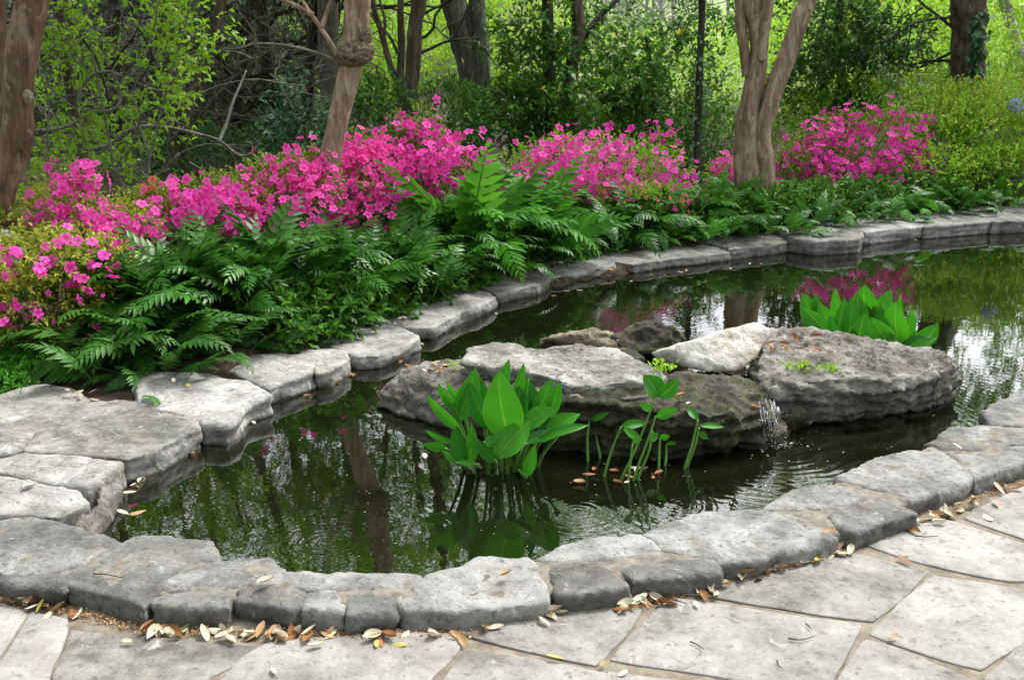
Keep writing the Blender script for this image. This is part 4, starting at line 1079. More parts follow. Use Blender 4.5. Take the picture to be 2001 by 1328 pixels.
cloud('crown', [(1500, -720, 9.0, 340, 190), (1760, -560, 9.6, 240, 170), (1290, -620, 9.4, 220, 160)], 2550, 10, 0.055, 'canopy', t, 0.1, holes=0.45)

# oak with ivy, right
t = root_thing('live_oak', 'dark furrowed oak trunk with pale ivy climbing its right side', 'tree', 1893, 230, 11)
trunk_tube('trunk', [(1892, 260), (1893, 200), (1892, 100), (1893, 0), (1890, -250), (1880, -650)], 11, [36, 33, 35, 38, 28, 12], M['oak'] if False else M['cedar'], t, 26, 90, flute=0.1, lump=0.35, freq=7)
branches(t, [(1868, 60, 11, -1, 0.0, 1.3, 0.02, 2), (1866, 100, 11, -1, -0.3, 1.4, 0.02, 2), (1870, 20, 11, -1, 0.2, 1.4, 0.02, 2), (1868, 120, 11, -1, -0.1, 1.2, 0.02, 2)], 'dark_bark')
yy = rng.uniform(20, 200, 230)
Q = np.array([at_d(1914 + rng.normal(0, 8) - 0.05 * y_, y_, 10.76 + rng.uniform(-0.05, 0.08)) for y_ in yy])
link('ivy_leaves', leaves_mesh('ivy_leaves', Q - np.array(t.location), rng.normal(0, 0.4, (230, 3)) + np.array((0.1, -0.5, -0.8)), 0.085, 0.85, 0.04, spin=0.4), M['ivy'], t)
cloud('crown', [(1900, -640, 11.4, 360, 190), (2150, -380, 11.5, 260, 190), (1690, -330, 12, 200, 110), (1960, -260, 12, 220, 120), (2100, -120, 12, 160, 120), (1860, -95, 11.6, 150, 55), (2010, -110, 11.6, 130, 60), (2120, -60, 11.6, 120, 80)], 2890, 10, 0.065, 'canopy', t, 0.1, holes=0.42)
t = root_thing('leaning_tree', 'thin dark trunk slanting behind the ivy clad oak', 'tree', 1850, 190, 13)
trunk_tube('trunk', [(1846, 240), (1850, 180), (1862, 120), (1880, 40), (1900, -60), (1950, -300)], 13, [9, 9, 8, 7, 6, 3], M['dark_bark'], t, 10, 40, lump=0.3)
t = root_thing('leaning_tree', 'pale grey trunk leaning in the upper right corner', 'tree', 1980, 60, 15)
trunk_tube('trunk', [(2010, 200), (1990, 100), (1976, 50), (1962, 0), (1940, -120), (1900, -400)], 15, [13, 12, 12, 11, 9, 4], M['pale_bark'], t, 12, 40, flute=0.1, lump=0.2)

# ---------------------------------------------------------------- the wood behind
def stuff(name, lobes, n, k, leaf, mat, label, **kw):
    o = cloud(name, lobes, n, k, leaf, mat, None, **kw)
    return tag(o, label, kind='stuff')
stuff('far_woodland', [(700, 130, 19, 130, 150, 1), (560, 90, 22, 160, 150, 1), (860, 110, 19, 150, 140, 1), (1000, 70, 20, 150, 120, 1), (1180, 220, 19, 160, 70, 1), (1330, 210, 20, 180, 80, 1), (1520, 150, 21, 220, 110, 1), (1760, 120, 21, 200, 130, 1), (1990, 110, 19, 170, 150, 1), (2200, 80, 18, 200, 170, 1), (1760, 60, 17, 130, 110, 1), (1960, 60, 17, 130, 120, 1), (1620, 110, 18, 120, 110, 1), (770, 30, 24, 200, 110, 1), (1150, 120, 25, 200, 60, 1), (1640, 30, 24, 200, 90, 1), (1900, 30, 24, 200, 80, 1)],
      19000, 9, 0.10, 'far_leaf', 'sunlit lime green woodland beyond the garden', shell=0.1, length=0.5, holes=0.3)
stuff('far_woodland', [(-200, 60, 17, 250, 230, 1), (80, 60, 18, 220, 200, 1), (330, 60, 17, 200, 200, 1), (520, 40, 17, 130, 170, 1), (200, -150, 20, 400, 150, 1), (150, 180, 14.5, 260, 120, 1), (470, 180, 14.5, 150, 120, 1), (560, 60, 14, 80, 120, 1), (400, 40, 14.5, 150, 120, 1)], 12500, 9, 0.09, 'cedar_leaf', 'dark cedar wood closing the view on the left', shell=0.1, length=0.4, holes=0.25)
stuff('far_woodland', [(1240, 60, 32, 260, 90, 1), (1420, 80, 34, 240, 80, 1), (1700, 120, 32, 200, 60, 1), (1060, 40, 34, 200, 80, 1), (1950, 60, 34, 250, 90, 1), (1300, -10, 40, 300, 60, 1)], 4200, 9, 0.16, 'far_pale', 'pale scrub on the distant slope, haze put into its colour', shell=0.1, length=0.7, holes=0.3)
stuff('far_woodland', [(1330, 190, 13.2, 150, 80, 1), (1200, 140, 13.6, 110, 70, 1), (1560, 190, 13.6, 110, 90, 1), (1430, 120, 14.5, 110, 80, 1), (1760, 170, 14, 130, 60, 1)], 2300, 9, 0.075, 'far_leaf', 'loose fresh green thicket behind the thin black trunk', shell=0.1, length=0.4, holes=0.42)
# thin bare trees on the pale slope
for k, px in enumerate((1195, 1216, 1243, 1262, 1290, 1318, 1420, 1545, 1780, 1815)):
    d = 24 + 5 * rng.random()
    t = root_thing('bare_tree', 'thin pale bare tree on the distant slope', 'tree', px, 180, d, 'bare trees on the distant slope')
    trunk_tube('trunk', [(px, 200), (px + rng.normal(0, 5), 100), (px + rng.normal(0, 8), 0), (px + rng.normal(0, 14), -200)], d, [5.5, 4.5, 3.5, 2], M['pale_bark'], t, 7, 20)
    branches(t, [(px, rng.uniform(0, 120), d, rng.choice((-1, 1)), 0.9, 1.6, 0.03, 2) for j in range(5)], 'pale_bark')
# pale rock outcrop between the oaks
for q, lab in (([(1680, 150, 0), (1800, 150, 0)], 'pale sunlit rock outcrop on the slope left of the ivy clad oak'),):
    bm = bmesh.new(); bmesh.ops.create_icosphere(bm, subdivisions=4, radius=1)
    V = np.array([v.co[:] for v in bm.verts]); Fc = np.array([[v.index for v in f.verts] for f in bm.faces]); bm.free()
    V = V * (1 + 0.35 * fbm(V * 2.2, 4, True))[:, None]
    c, r = lobe_world((1740, 168, 17, 70, 42))
    V = V * r
    o = link('rock_outcrop', mesh_np('rock_outcrop', V, Fc), M['island_white'], None, c); tag(o, lab, 'rock')

# shrubs between the azaleas and the wood
def shrub(name, lab, lobes, n, leaf, mat, stems=5, cat='shrub', stem_mat='twig', k=9, group=None, **kw):
    c = np.array(lobes[0][:3], float)
    t = root_thing(name, lab, cat, c[0], c[1], c[2], group)
    cloud('foliage', lobes, n, k, leaf, mat, t, **kw)
    a = Acc(); b0 = np.array(t.location)
    for l in lobes:
        cc, r = lobe_world(l)
        for j in range(stems):
            e = cc + rng.normal(0, 0.45, 3) * r
            s0 = np.array((b0[0] * 0.4 + cc[0] * 0.6 + rng.normal(0, 0.08), cc[1] + rng.normal(0, 0.05), 0)); s0[2] = gz(s0[0], s0[1]) - 0.03
            mid = (s0 + e) / 2 + rng.normal(0, 0.06, 3)
            if e[2] > s0[2]: a.tube([s0 - b0, mid - b0, e - b0], [0.010, 0.004], 5, n=7)
    if a.n: link('stems', smooth(a.mesh('stems')), M[stem_mat], t)
    return t
shrub('evergreen_shrub', 'low dark evergreen shrub behind the pink azaleas, under the shaded cedars', [(430, 330, 9.4, 130, 60), (300, 330, 9.6, 90, 60), (560, 320, 9.2, 80, 60)], 900, 0.05, 'fern_dark', length=0.2)
shrub('evergreen_shrub', 'blue green leafy shrub left of the leaning tan trunk', [(575, 235, 9.0, 55, 60), (590, 290, 8.8, 60, 50)], 190, 0.075, 'ivy', length=0.25, holes=0.3)
shrub('evergreen_shrub', 'dark green shrub at the foot of the thin forked tree', [(740, 230, 9.6, 60, 60), (880, 240, 9.6, 70, 60), (690, 260, 9.4, 60, 60)], 620, 0.055, 'under', length=0.2)
shrub('evergreen_shrub', 'mid green loose shrub between the two magenta azaleas, behind the thin black trunk', [(1390, 290, 10.2, 90, 70), (1300, 270, 10.4, 90, 60), (1200, 260, 10.4, 100, 50)], 1000, 0.055, 'under', length=0.25)
shrub('evergreen_shrub', 'green shrub behind the right magenta azalea', [(1560, 260, 10.8, 70, 60), (1650, 210, 11.0, 90, 50), (1800, 200, 11.2, 90, 50)], 900, 0.055, 'far_leaf', length=0.25)
shrub('yellow_green_bush', 'large yellow green bush under the ivy clad oak, at the right edge', [(1880, 290, 9.8, 110, 90), (1960, 270, 9.9, 90, 100), (1850, 220, 10.2, 80, 45), (1960, 350, 9.4, 100, 60), (1830, 350, 9.3, 70, 50), (2090, 260, 9.8, 110, 110)], 3000, 0.042, 'green_shrub', 9, shell=0.3, length=0.15)
shrub('yellow_green_bush', 'yellow tipped bush along the foot of the ivy clad oak', [(1900, 195, 10.3, 70, 30), (1960, 200, 10.3, 60, 30), (1840, 215, 10.3, 60, 20)], 420, 0.045, 'azalea_yellow', length=0.14)
shrub('light_green_shrub', 'bright fresh green shrub in the upper right corner', [(1975, 120, 12.5, 70, 80), (2060, 100, 12.5, 80, 110)], 520, 0.06, 'spring', length=0.25)
# pale blue flower head
t = root_thing('hydrangea', 'single pale blue flower head at the right edge above the yellow green bush', 'flower', 1987, 207, 9.7)
cloud('flower_head', [(1987, 207, 9.6, 12, 9)], 60, 3, 0.03, 'blue_petal', t, 0.9, length=0.02, wid=0.8)
trunk_tube('stem', [(1990, 330), (1988, 215)], 9.65, [1.2, 0.8], M['stem_green'], t, 6, 8)

# trees beyond the right end of the photo, seen in the pond's mirror
for (px, d, lab, lb) in ((2230, 12.0, 'leafy tree beyond the right edge, mirrored in the pond', [(2250, -420, 12, 330, 230), (2500, -200, 12, 260, 260), (2150, -150, 12.5, 200, 180), (2350, -800, 12, 330, 220)]), (2550, 10.5, 'second leafy tree beyond the right edge, mirrored in the pond', [(2600, -350, 10.5, 350, 300), (2500, -750, 10.5, 330, 220), (2150, -780, 11.5, 260, 160)])):
    t = root_thing('crape_myrtle', lab, 'tree', px, 330, d)
    trunk_tube('trunk', [(px, 340), (px - 10, 200), (px - 25, 0), (px - 10, -300), (px + 20, -700)], d, [26, 24, 23, 16, 6], M['crape'], t, 18, 60, flute=0.12, lump=0.15)
    cloud('crown', lb, 1900, 10, 0.065, 'canopy', t, 0.1, holes=0.42)
# unseen trees added behind the viewer to cut the frontal sky fill
lob = [('w', (x_, y_, z_), (2.6, 2.0, r_)) for x_, y_, z_, r_ in ((-9, -6, 4, 3.5), (-5, -8, 5, 4.5), (-1, -7, 4.5, 4), (3.5, -8, 5, 4.5), (8, -7, 4.5, 4), (12, -4, 5, 4), (-11, 0, 4.5, 3.5))]
o = cloud('added_shade_trees', lob, 5200, 8, 0.17, 'canopy', None, shell=0.2, length=0.6); tag(o, 'unseen leafy trees added behind the patio to block sky light', kind='stuff')

# ---------------------------------------------------------------- azaleas
def flower_mesh(name, mat):
    V, Fq, T = [(0, 0, 0.0)], [], []
    for k in range(5):
        a = k * 2 * math.pi / 5
        def pt(r, da, z): return (r * math.cos(a + da), r * math.sin(a + da), z)
        i = len(V)
        V += [pt(0.30, -0.42, 0.20), pt(0.30, 0.42, 0.20), pt(0.72, -0.58, 0.36), pt(0.74, 0.0, 0.30), pt(0.72, 0.58, 0.36), pt(1.0, -0.26, 0.30), pt(1.0, 0.26, 0.30), pt(1.06, 0.0, 0.26)]
        T += [(0, i, i + 1), (i, i + 2, i + 3), (i, i + 3, i + 1), (i + 1, i + 3, i + 4), (i + 2, i + 5, i + 3), (i + 3, i + 6, i + 4), (i + 3, i + 5, i + 7), (i + 3, i + 7, i + 6)]
    V = np.array(V); uv = np.stack([np.linalg.norm(V[:, :2], axis=1), 0 * V[:, 0]], 1)
    me = mesh_np(name, V, np.array(T), uv); me.materials.append(M[mat])
    return me
FLM = {k: flower_mesh('azalea_flower', k) for k in ('pink', 'hot', 'deep', 'coral', 'white_petal')}
_fv = {}
for k, me in FLM.items():
    a = np.zeros(len(me.vertices) * 3, np.float32); me.vertices.foreach_get('co', a); v = a.reshape(-1, 3)
    me.calc_loop_triangles(); t3 = np.array([t.vertices[:] for t in me.loop_triangles]); _fv[k] = (v, t3)

def frames(D, spin):
    D, S, U = fit_axes(D, spin)
    return np.stack([S, U, D], 2)        # columns: local x, y, z(axis)

def azalea(lab, px0, lobes, nleaf, leaf_m, flob, nflow, size, cols, clump=4, cap=300, leaf=0.030, group='azalea bushes in bloom'):
    """lobes for foliage, flob = lobes whose skin carries the flowers"""
    t = root_thing('azalea_bush', lab, 'azalea', px0[0], px0[1], px0[2], group)
    b0 = np.array(t.location)
    cloud('foliage', lobes, nleaf, 7, leaf, leaf_m, t, shell=0.35, length=0.085, wid=0.45, up=0.4)
    a = Acc()
    for l in lobes:
        cc, r = lobe_world(l)
        for j in range(7):
            e = cc + rng.normal(0, 0.5, 3) * r
            s0 = np.array((b0[0] * 0.3 + cc[0] * 0.7 + rng.normal(0, 0.06), cc[1] + rng.normal(0, 0.05), 0)); s0[2] = gz(s0[0], s0[1]) - 0.03
            if e[2] > s0[2] + 0.05: a.tube([s0 - b0, (s0 + e) / 2 + rng.normal(0, 0.05, 3) - b0, e - b0], [0.009, 0.0035], 5, n=7)
    if a.n: link('stems', smooth(a.mesh('stems')), M['twig'], t)
    n = nflow
    P, O = lobe_points(flob, max(1, n // clump), 0.92, 0.55)
    P = np.repeat(P, clump, 0)[:n]; O = np.repeat(O, clump, 0)[:n]
    P = P + rng.normal(0, size * 0.9, P.shape)
    D = O + rng.normal(0, 0.75, O.shape) + np.array((0, -0.55, 0.25))
    g = ground(P[:, 0], P[:, 1]) + 0.05
    ok = P[:, 2] > g; P, D = P[ok], D[ok]
    dist = np.linalg.norm(P - np.array((0, 0, CAM_Z)), axis=1)
    order = np.argsort(dist); P, D = P[order], D[order]
    Rm = frames(D, rng.uniform(0, 6.28, len(P)))
    sz = size * 0.5 * rng.choice([1, 1, 1, 0.45], len(P)) * rng.uniform(0.75, 1.2, len(P))
    keys = [cols[rng.integers(len(cols))] for _ in P]
    pick = set(rng.permutation(len(P))[:cap].tolist())
    rest = Acc()
    for i in range(len(P)):
        if i in pick:
            o = bpy.data.objects.new('flower', FLM[keys[i]]); COL.objects.link(o); o.parent = t
            m = Matrix.Identity(4)
            for r_ in range(3):
                for c_ in range(3): m[r_][c_] = Rm[i][r_, c_] * sz[i]
                m[r_][3] = P[i][r_] - b0[r_]
            o.matrix_local = m
        else:
            v, t3 = _fv[keys[i]]
            rest.add((v * sz[i]) @ Rm[i].T + P[i] - b0, None, t3)
    if rest.n:
        me = rest.mesh('flowers'); l = me.uv_layers.new(name='uv'); lv = np.zeros(len(me.loops), np.int32); me.loops.foreach_get('vertex_index', lv)
        u = np.linalg.norm(_fv['pink'][0][:, :2], axis=1)[lv % len(_fv['pink'][0])]
        l.data.foreach_set('uv', np.stack([u, 0 * u], 1).astype(np.float32).ravel())
        o = link('flowers', me, M[cols[0]], t); tag(o, kind='stuff')
    return t

PK = ['pink', 'pink', 'hot', 'deep']
HT = ['hot', 'pink', 'hot', 'hot']
# left group
azalea('magenta azalea rising to a peak beside the left edge trunk', (140, 520, 5.9),
       [(110, 440, 5.9, 110, 70), (200, 460, 5.8, 110, 60), (40, 440, 5.9, 60, 50), (150, 390, 5.95, 40, 50)], 900, 'azalea_yellow',
       [(150, 345, 5.9, 28, 28), (150, 345, 5.9, 28, 28), (140, 390, 5.85, 44, 40), (95, 420, 5.8, 50, 34), (180, 445, 5.7, 70, 40), (250, 450, 5.7, 70, 40), (60, 445, 5.8, 60, 30)], 468, 0.059, PK)
azalea('yellow leaved azalea with scattered magenta flowers at the left edge, above the lime ground cover', (60, 690, 5.1),
       [(60, 520, 5.2, 110, 70), (150, 520, 5.3, 90, 60), (40, 610, 5.1, 90, 70), (-60, 560, 5.2, 100, 110), (150, 590, 5.25, 80, 60)], 1500, 'azalea_yellow',
       [(60, 540, 5.05, 110, 80), (180, 560, 5.1, 50, 50), (60, 630, 5.0, 60, 40), (150, 500, 5.1, 90, 40), (10, 560, 5.0, 40, 60)], 123, 0.059, PK, clump=3)
azalea('white azalea peeping out behind the yellow leaved azalea', (20, 470, 5.6), [(15, 450, 5.6, 30, 30)], 90, 'azalea_leaf', [(14, 410, 5.5, 6, 12), (18, 480, 5.3, 12, 16), (60, 600, 5.2, 20, 14)], 33, 0.059, ['white_petal'], clump=3)
# middle left ridge
azalea('coral red azalea, a small patch above the magenta ridge', (300, 400, 6.5), [(300, 400, 6.5, 40, 20), (270, 392, 6.45, 30, 18)], 160, 'azalea_yellow', [(298, 388, 6.4, 16, 10)], 22, 0.059, ['coral'], clump=3)
azalea('long dense magenta azalea left of the leaning tan trunk, lower left end', (360, 470, 6.3),
       [(350, 430, 6.4, 80, 70), (430, 410, 6.5, 90, 60), (300, 460, 6.2, 70, 50)], 900, 'azalea_leaf',
       [(345, 415, 6.25, 55, 50), (420, 390, 6.35, 70, 40), (330, 460, 6.1, 60, 40), (430, 430, 6.2, 80, 40), (270, 450, 6.2, 50, 35)], 562, 0.059, PK)
azalea('magenta azalea immediately left of the leaning tan trunk', (560, 420, 6.8),
       [(540, 380, 6.9, 90, 65), (600, 360, 7.0, 60, 60), (480, 400, 6.7, 70, 50)], 900, 'azalea_leaf',
       [(500, 375, 6.75, 60, 36), (565, 345, 6.85, 65, 38), (610, 340, 6.95, 40, 40), (560, 400, 6.6, 80, 40), (480, 420, 6.5, 60, 30)], 562, 0.059, HT)
azalea('magenta azalea right behind the leaning tan trunk', (690, 400, 7.6),
       [(700, 330, 7.7, 70, 60), (690, 380, 7.4, 80, 50)], 800, 'azalea_leaf',
       [(700, 300, 7.6, 40, 36), (690, 345, 7.4, 55, 40), (740, 330, 7.5, 50, 45), (690, 395, 7.2, 60, 35)], 525, 0.067, HT)
azalea('tallest magenta azalea, a pointed mound behind the tall bright ferns', (820, 400, 7.9),
       [(820, 320, 8.0, 90, 75), (815, 260, 8.0, 45, 45), (760, 380, 7.7, 70, 50), (900, 360, 7.9, 60, 50)], 1100, 'azalea_leaf',
       [(818, 238, 7.9, 32, 30), (815, 285, 7.8, 50, 40), (875, 280, 7.9, 36, 26), (790, 335, 7.7, 80, 50), (880, 330, 7.8, 60, 45), (770, 395, 7.4, 60, 35), (930, 330, 8.0, 40, 40)], 637, 0.067, PK)
azalea('wide magenta azalea between the tall bright ferns and the thin black trunk', (1130, 400, 8.6),
       [(1090, 330, 8.8, 100, 60), (1190, 330, 8.9, 100, 60), (1280, 350, 8.8, 80, 55), (1020, 350, 8.6, 60, 50)], 1300, 'green_shrub',
       [(1080, 300, 8.6, 60, 40), (1180, 300, 8.7, 70, 40), (1240, 290, 8.8, 36, 26), (1050, 340, 8.5, 60, 40), (1150, 345, 8.5, 80, 40), (1290, 355, 8.6, 60, 40), (1335, 330, 8.7, 20, 34), (1010, 380, 8.2, 40, 30), (1110, 330, 8.5, 100, 50), (1210, 330, 8.6, 90, 45)], 862, 0.067, PK)
azalea('small isolated magenta azalea sprig high behind the wide magenta azalea', (1294, 330, 9.3), [(1294, 300, 9.3, 30, 40)], 120, 'green_shrub', [(1294, 262, 9.2, 30, 14)], 30, 0.068, PK, clump=4)
azalea('sparse low coral azalea in front of the thin black trunk', (1260, 410, 8.1), [(1230, 395, 8.1, 90, 30), (1300, 395, 8.1, 60, 28)], 520, 'green_shrub', [(1250, 390, 8.0, 100, 26)], 82, 0.043, ['coral', 'deep'], clump=2)
azalea('small magenta azalea tucked between the thin black trunk and the stout forked tree', (1420, 370, 9.2), [(1420, 350, 9.2, 40, 36)], 220, 'green_shrub', [(1408, 328, 9.1, 16, 20), (1432, 340, 9.0, 20, 30)], 63, 0.067, PK, clump=3)
azalea('large magenta azalea right of the stout forked tree', (1660, 380, 9.7),
       [(1680, 280, 9.8, 110, 60), (1590, 310, 9.7, 80, 50), (1740, 320, 9.7, 90, 55), (1640, 345, 9.5, 110, 35), (1560, 330, 9.5, 50, 40)], 1700, 'azalea_leaf',
       [(1685, 235, 9.8, 70, 28), (1790, 225, 9.9, 34, 20), (1620, 262, 9.7, 50, 26), (1560, 285, 9.6, 44, 22), (1700, 290, 9.5, 100, 40), (1770, 280, 9.6, 40, 36), (1570, 325, 9.4, 60, 30), (1680, 345, 9.3, 90, 30), (1790, 320, 9.5, 40, 30), (1650, 310, 9.4, 80, 30)], 881, 0.068, ['deep', 'pink', 'deep', 'pink'])

# ---------------------------------------------------------------- ferns
def frond_mesh(name, pairs=15, wid=0.36, arch=1.0, plen=0.19, seed=0, droop=0.25):
    r = np.random.default_rng(seed)
    V, Q, T = [], [], []
    n = 24
    s = np.linspace(0, 1, n)
    ang = R(80) - arch * s ** 1.4 * R(80)
    dx = np.cos(ang) / n; dz = np.sin(ang) / n
    side = r.normal(0, 0.05) * s ** 2
    C = np.stack([side, np.cumsum(dx), np.cumsum(dz)], 1)
    v, q, t = tube_arrays(C, [0.0075, 0.002], 4)
    V.append(v); Q.append(q); T.append(t); nv = len(v)
    for k in range(pairs * 2 + 1):
        u = 0.20 + 0.80 * (k // 2) / pairs if k < pairs * 2 else 1.0
        u = min(u + (0.02 if k % 2 else 0), 1.0)
        c = np.array([np.interp(u, s, C[:, j]) for j in range(3)])
        j = min(int(u * (n - 1)), n - 2); tg = C[j + 1] - C[j]; tg /= np.linalg.norm(tg)
        nrm = np.cross(np.array((1.0, 0, 0)), tg); nrm /= np.linalg.norm(nrm)
        if nrm[2] < 0: nrm = -nrm
        sg = -1 if k % 2 else 1
        prof = min(1.0, (u - 0.12) / 0.22) * (1 - 0.72 * max(0, (u - 0.45) / 0.55) ** 1.3)
        L_ = plen * prof * r.uniform(0.88, 1.1)
        fw = 0.35 + 0.75 * u ** 2
        d = np.array((sg * 1.0, 0, 0)) + tg * fw + nrm * r.normal(-0.02, 0.14)
        if k == pairs * 2: d = tg.copy(); L_ *= 1.3
        d /= np.linalg.norm(d)
        w = np.cross(nrm, d); w /= np.linalg.norm(w)
        rows = []
        for a, ww, sick in ((0.0, 0.25, 0), (0.22, 1.0, 0.0), (0.5, 0.86, 0.04), (0.78, 0.46, 0.13)):
            m = c + d * L_ * a + tg * L_ * sick - nrm * L_ * droop * a * a
            h = w * L_ * wid * 0.5 * ww
            rows += [m - h - nrm * 0 + nrm * L_ * 0.05 * ww, m, m + h + nrm * L_ * 0.05 * ww]
        tip = c + d * L_ + tg * L_ * 0.24 - nrm * L_ * droop
        V.append(np.array(rows + [tip]))
        for a in range(3):
            b = nv + a * 3
            Q.append(np.array([[b, b + 1, b + 4, b + 3], [b + 1, b + 2, b + 5, b + 4]]))
        b = nv + 9
        T.append(np.array([[b, b + 1, b + 3], [b + 1, b + 2, b + 3]]))
        nv += 13
    me = mesh_np(name, np.vstack(V), [np.vstack(Q), np.vstack(T)])
    return smooth(me)
FROND = {}
for mt in ('fern', 'fern_light', 'fern_dark', 'dry'):
    FROND[mt] = []
    for k in range(6):
        me = frond_mesh('frond', pairs=(11, 12, 14, 11, 13, 15)[k], wid=(0.46, 0.42, 0.40, 0.48, 0.44, 0.38)[k], arch=(0.6, 0.85, 1.1, 0.45, 0.95, 1.25)[k], plen=(0.185, 0.18, 0.17, 0.20, 0.18, 0.165)[k], seed=k)
        me.materials.append(M['dry_tan' if mt == 'dry' else mt]); FROND[mt].append(me)

def fern(lab, px, py, z, n, size, mt, az=None, tilt=(0, 38), group='holly ferns along the far bank', spread=0.10, z0=None):
    c = at_z(px, py, z); c[2] = max(0.0, gz(c[0], c[1]))
    t = thing('holly_fern', lab, 'fern', c, group)
    n = int(n * 1.25)
    for k in range(n):
        a = k * 2.399 + rng.normal(0, 0.3) if az is None else R(rng.uniform(*az))
        o = bpy.data.objects.new('frond', FROND[mt][rng.integers(6)] if rng.random() > 0.008 else FROND['dry'][rng.integers(6)]); COL.objects.link(o); o.parent = t
        tl = R(rng.uniform(*tilt)) * (0.35 + 0.65 * (k + 1) / n if az is None else 1)
        m = Matrix.Rotation(a, 4, 'Z') @ Matrix.Rotation(-tl, 4, 'X') @ Matrix.Rotation(rng.normal(0, 0.35), 4, 'Y')
        q = rng.normal(0, spread, 2)
        o.matrix_local = Matrix.Translation((q[0], q[1], 0)) @ m @ Matrix.Scale(size * rng.uniform(0.62, 1.08), 4)
    return t
FG = 'holly ferns along the far bank'
# big dark mass at the left (rotation 0 points to +Y, away from the camera; 180 towards it)
fern('big dark fern directly behind the long pale rock at the left', 415, 640, 0.12, 46, 0.76, 'fern', tilt=(0, 44), spread=0.16)
fern('upright dark fern in front of the magenta azalea, tallest of the left mass', 330, 625, 0.15, 44, 0.82, 'fern', tilt=(0, 40), spread=0.15)
fern('dark fern drooping over the terrace slab at the far left', 235, 702, 0.10, 34, 0.60, 'fern_dark', tilt=(5, 55), spread=0.15)
fern('dark fern hanging low between the broad whitish slab and the blocky pale rock', 300, 705, 0.08, 26, 0.56, 'fern_dark', tilt=(10, 58), spread=0.12)
fern('bright green fern at the right shoulder of the left mass', 535, 605, 0.12, 38, 0.70, 'fern', tilt=(0, 50), spread=0.15)
fern('dark fern behind the small squarish rock', 600, 640, 0.10, 24, 0.44, 'fern', tilt=(10, 65), spread=0.10)
fern('fern leaning back into the magenta flowers at the left', 470, 590, 0.22, 34, 0.70, 'fern', tilt=(0, 42), spread=0.16)
fern('small dark fern in the gap behind the blocky pale rock', 390, 700, 0.05, 18, 0.40, 'fern_dark', tilt=(15, 62), spread=0.14)
fern('small dark fern over the soil behind the broad whitish slab', 255, 738, 0.05, 16, 0.34, 'fern_dark', tilt=(20, 66), spread=0.14)
fern('little dark fern between the blocky pale rock and the long pale rock', 432, 716, 0.05, 15, 0.30, 'fern_dark', tilt=(20, 68), spread=0.12)
fern('little dark fern hanging behind the back edge of the blocky pale rock', 345, 724, 0.05, 16, 0.32, 'fern_dark', tilt=(20, 68), spread=0.14)
# middle
fern('blue green fern above the flat leaf strewn rock', 700, 580, 0.10, 34, 0.48, 'fern_dark', tilt=(0, 60), spread=0.16)
fern('broad dark fern behind the wedge shaped rock', 800, 548, 0.10, 38, 0.48, 'fern_dark', tilt=(5, 62), spread=0.16)
fern('dark fern under the magenta azalea, left of centre', 640, 560, 0.2, 36, 0.70, 'fern', tilt=(0, 46), spread=0.18)
fern('dark fern in the middle of the bank below the leaning tan trunk', 740, 530, 0.25, 36, 0.6, 'fern', tilt=(0, 46), spread=0.18)
fern('dark fern beside the tan dry fronds', 900, 545, 0.08, 26, 0.42, 'fern_dark', tilt=(10, 62), spread=0.12)
fern('fern with long light fronds below the tallest magenta azalea', 830, 510, 0.25, 34, 0.66, 'fern', tilt=(0, 42), spread=0.16)
# centre, tall and bright
fern('tallest bright green fern in the middle of the bank, fronds reaching over the magenta flowers', 930, 490, 0.22, 40, 1.02, 'fern_light', tilt=(0, 40), spread=0.16)
fern('bright green fern arching to the right at the middle of the bank', 1010, 480, 0.2, 34, 0.9, 'fern_light', tilt=(5, 50), spread=0.16)
fern('fern with a few very long single fronds standing out over the magenta flowers', 900, 470, 0.24, 9, 1.2, 'fern_light', tilt=(8, 52), spread=0.10)
fern('mid green fern at the foot of the tallest bright fern', 950, 520, 0.12, 34, 0.55, 'fern', tilt=(5, 60), spread=0.18)
fern('low green fern behind the narrow tan rock at the middle of the far bank', 1080, 490, 0.1, 34, 0.5, 'fern', tilt=(5, 60), spread=0.18)
fern('dark fern with fronds arching right, left of the thin black trunk', 1190, 462, 0.12, 36, 0.68, 'fern', tilt=(8, 58), spread=0.18)
fern('green fern in front of the low coral azalea', 1290, 445, 0.15, 34, 0.62, 'fern', tilt=(5, 56), spread=0.2)
fern('pale green young fern at the foot of the thin black trunk', 1330, 430, 0.2, 20, 0.62, 'fern_light', tilt=(0, 40), spread=0.12)
fern('green fern at the foot of the stout forked tree, left side', 1410, 425, 0.2, 34, 0.55, 'fern', tilt=(0, 56), spread=0.2)
fern('bright fern frond cluster leaning on the left of the stout forked tree', 1420, 400, 0.25, 16, 0.6, 'fern_light', tilt=(0, 35), spread=0.1)
fern('dark green fern right at the foot of the stout forked tree', 1500, 415, 0.2, 34, 0.5, 'fern', tilt=(5, 58), spread=0.2)
fern('last fern of the row, at the foot of the yellow green bush', 1880, 395, 0.2, 28, 0.48, 'fern', tilt=(5, 58), spread=0.22)
LOWF = ((1450, 440, 'low leafy fern behind the left end of the pale ledge rock'), (1560, 425, 'low leafy fern directly behind the thick undercut rock'), (1580, 400, 'low fern right of the stout forked tree, touching its trunk'), (1640, 418, 'low fern behind the gap between the undercut rock and the smooth rock'),
 (1690, 400, 'low fern under the middle of the right magenta azalea'), (1740, 412, 'low fern behind the pale smooth rock of the far bank'), (1790, 392, 'low fern under the right end of the right magenta azalea'), (1840, 402, 'low fern behind the layered brown grey rock'),
 (1350, 450, 'low fern between the thin black trunk and the long flat rock'), (1500, 435, 'low fern behind the right end of the pale ledge rock'), (1660, 392, 'low fern pressed against the foot of the right magenta azalea'), (1930, 388, 'low fern behind the last pale rock at the right edge'))
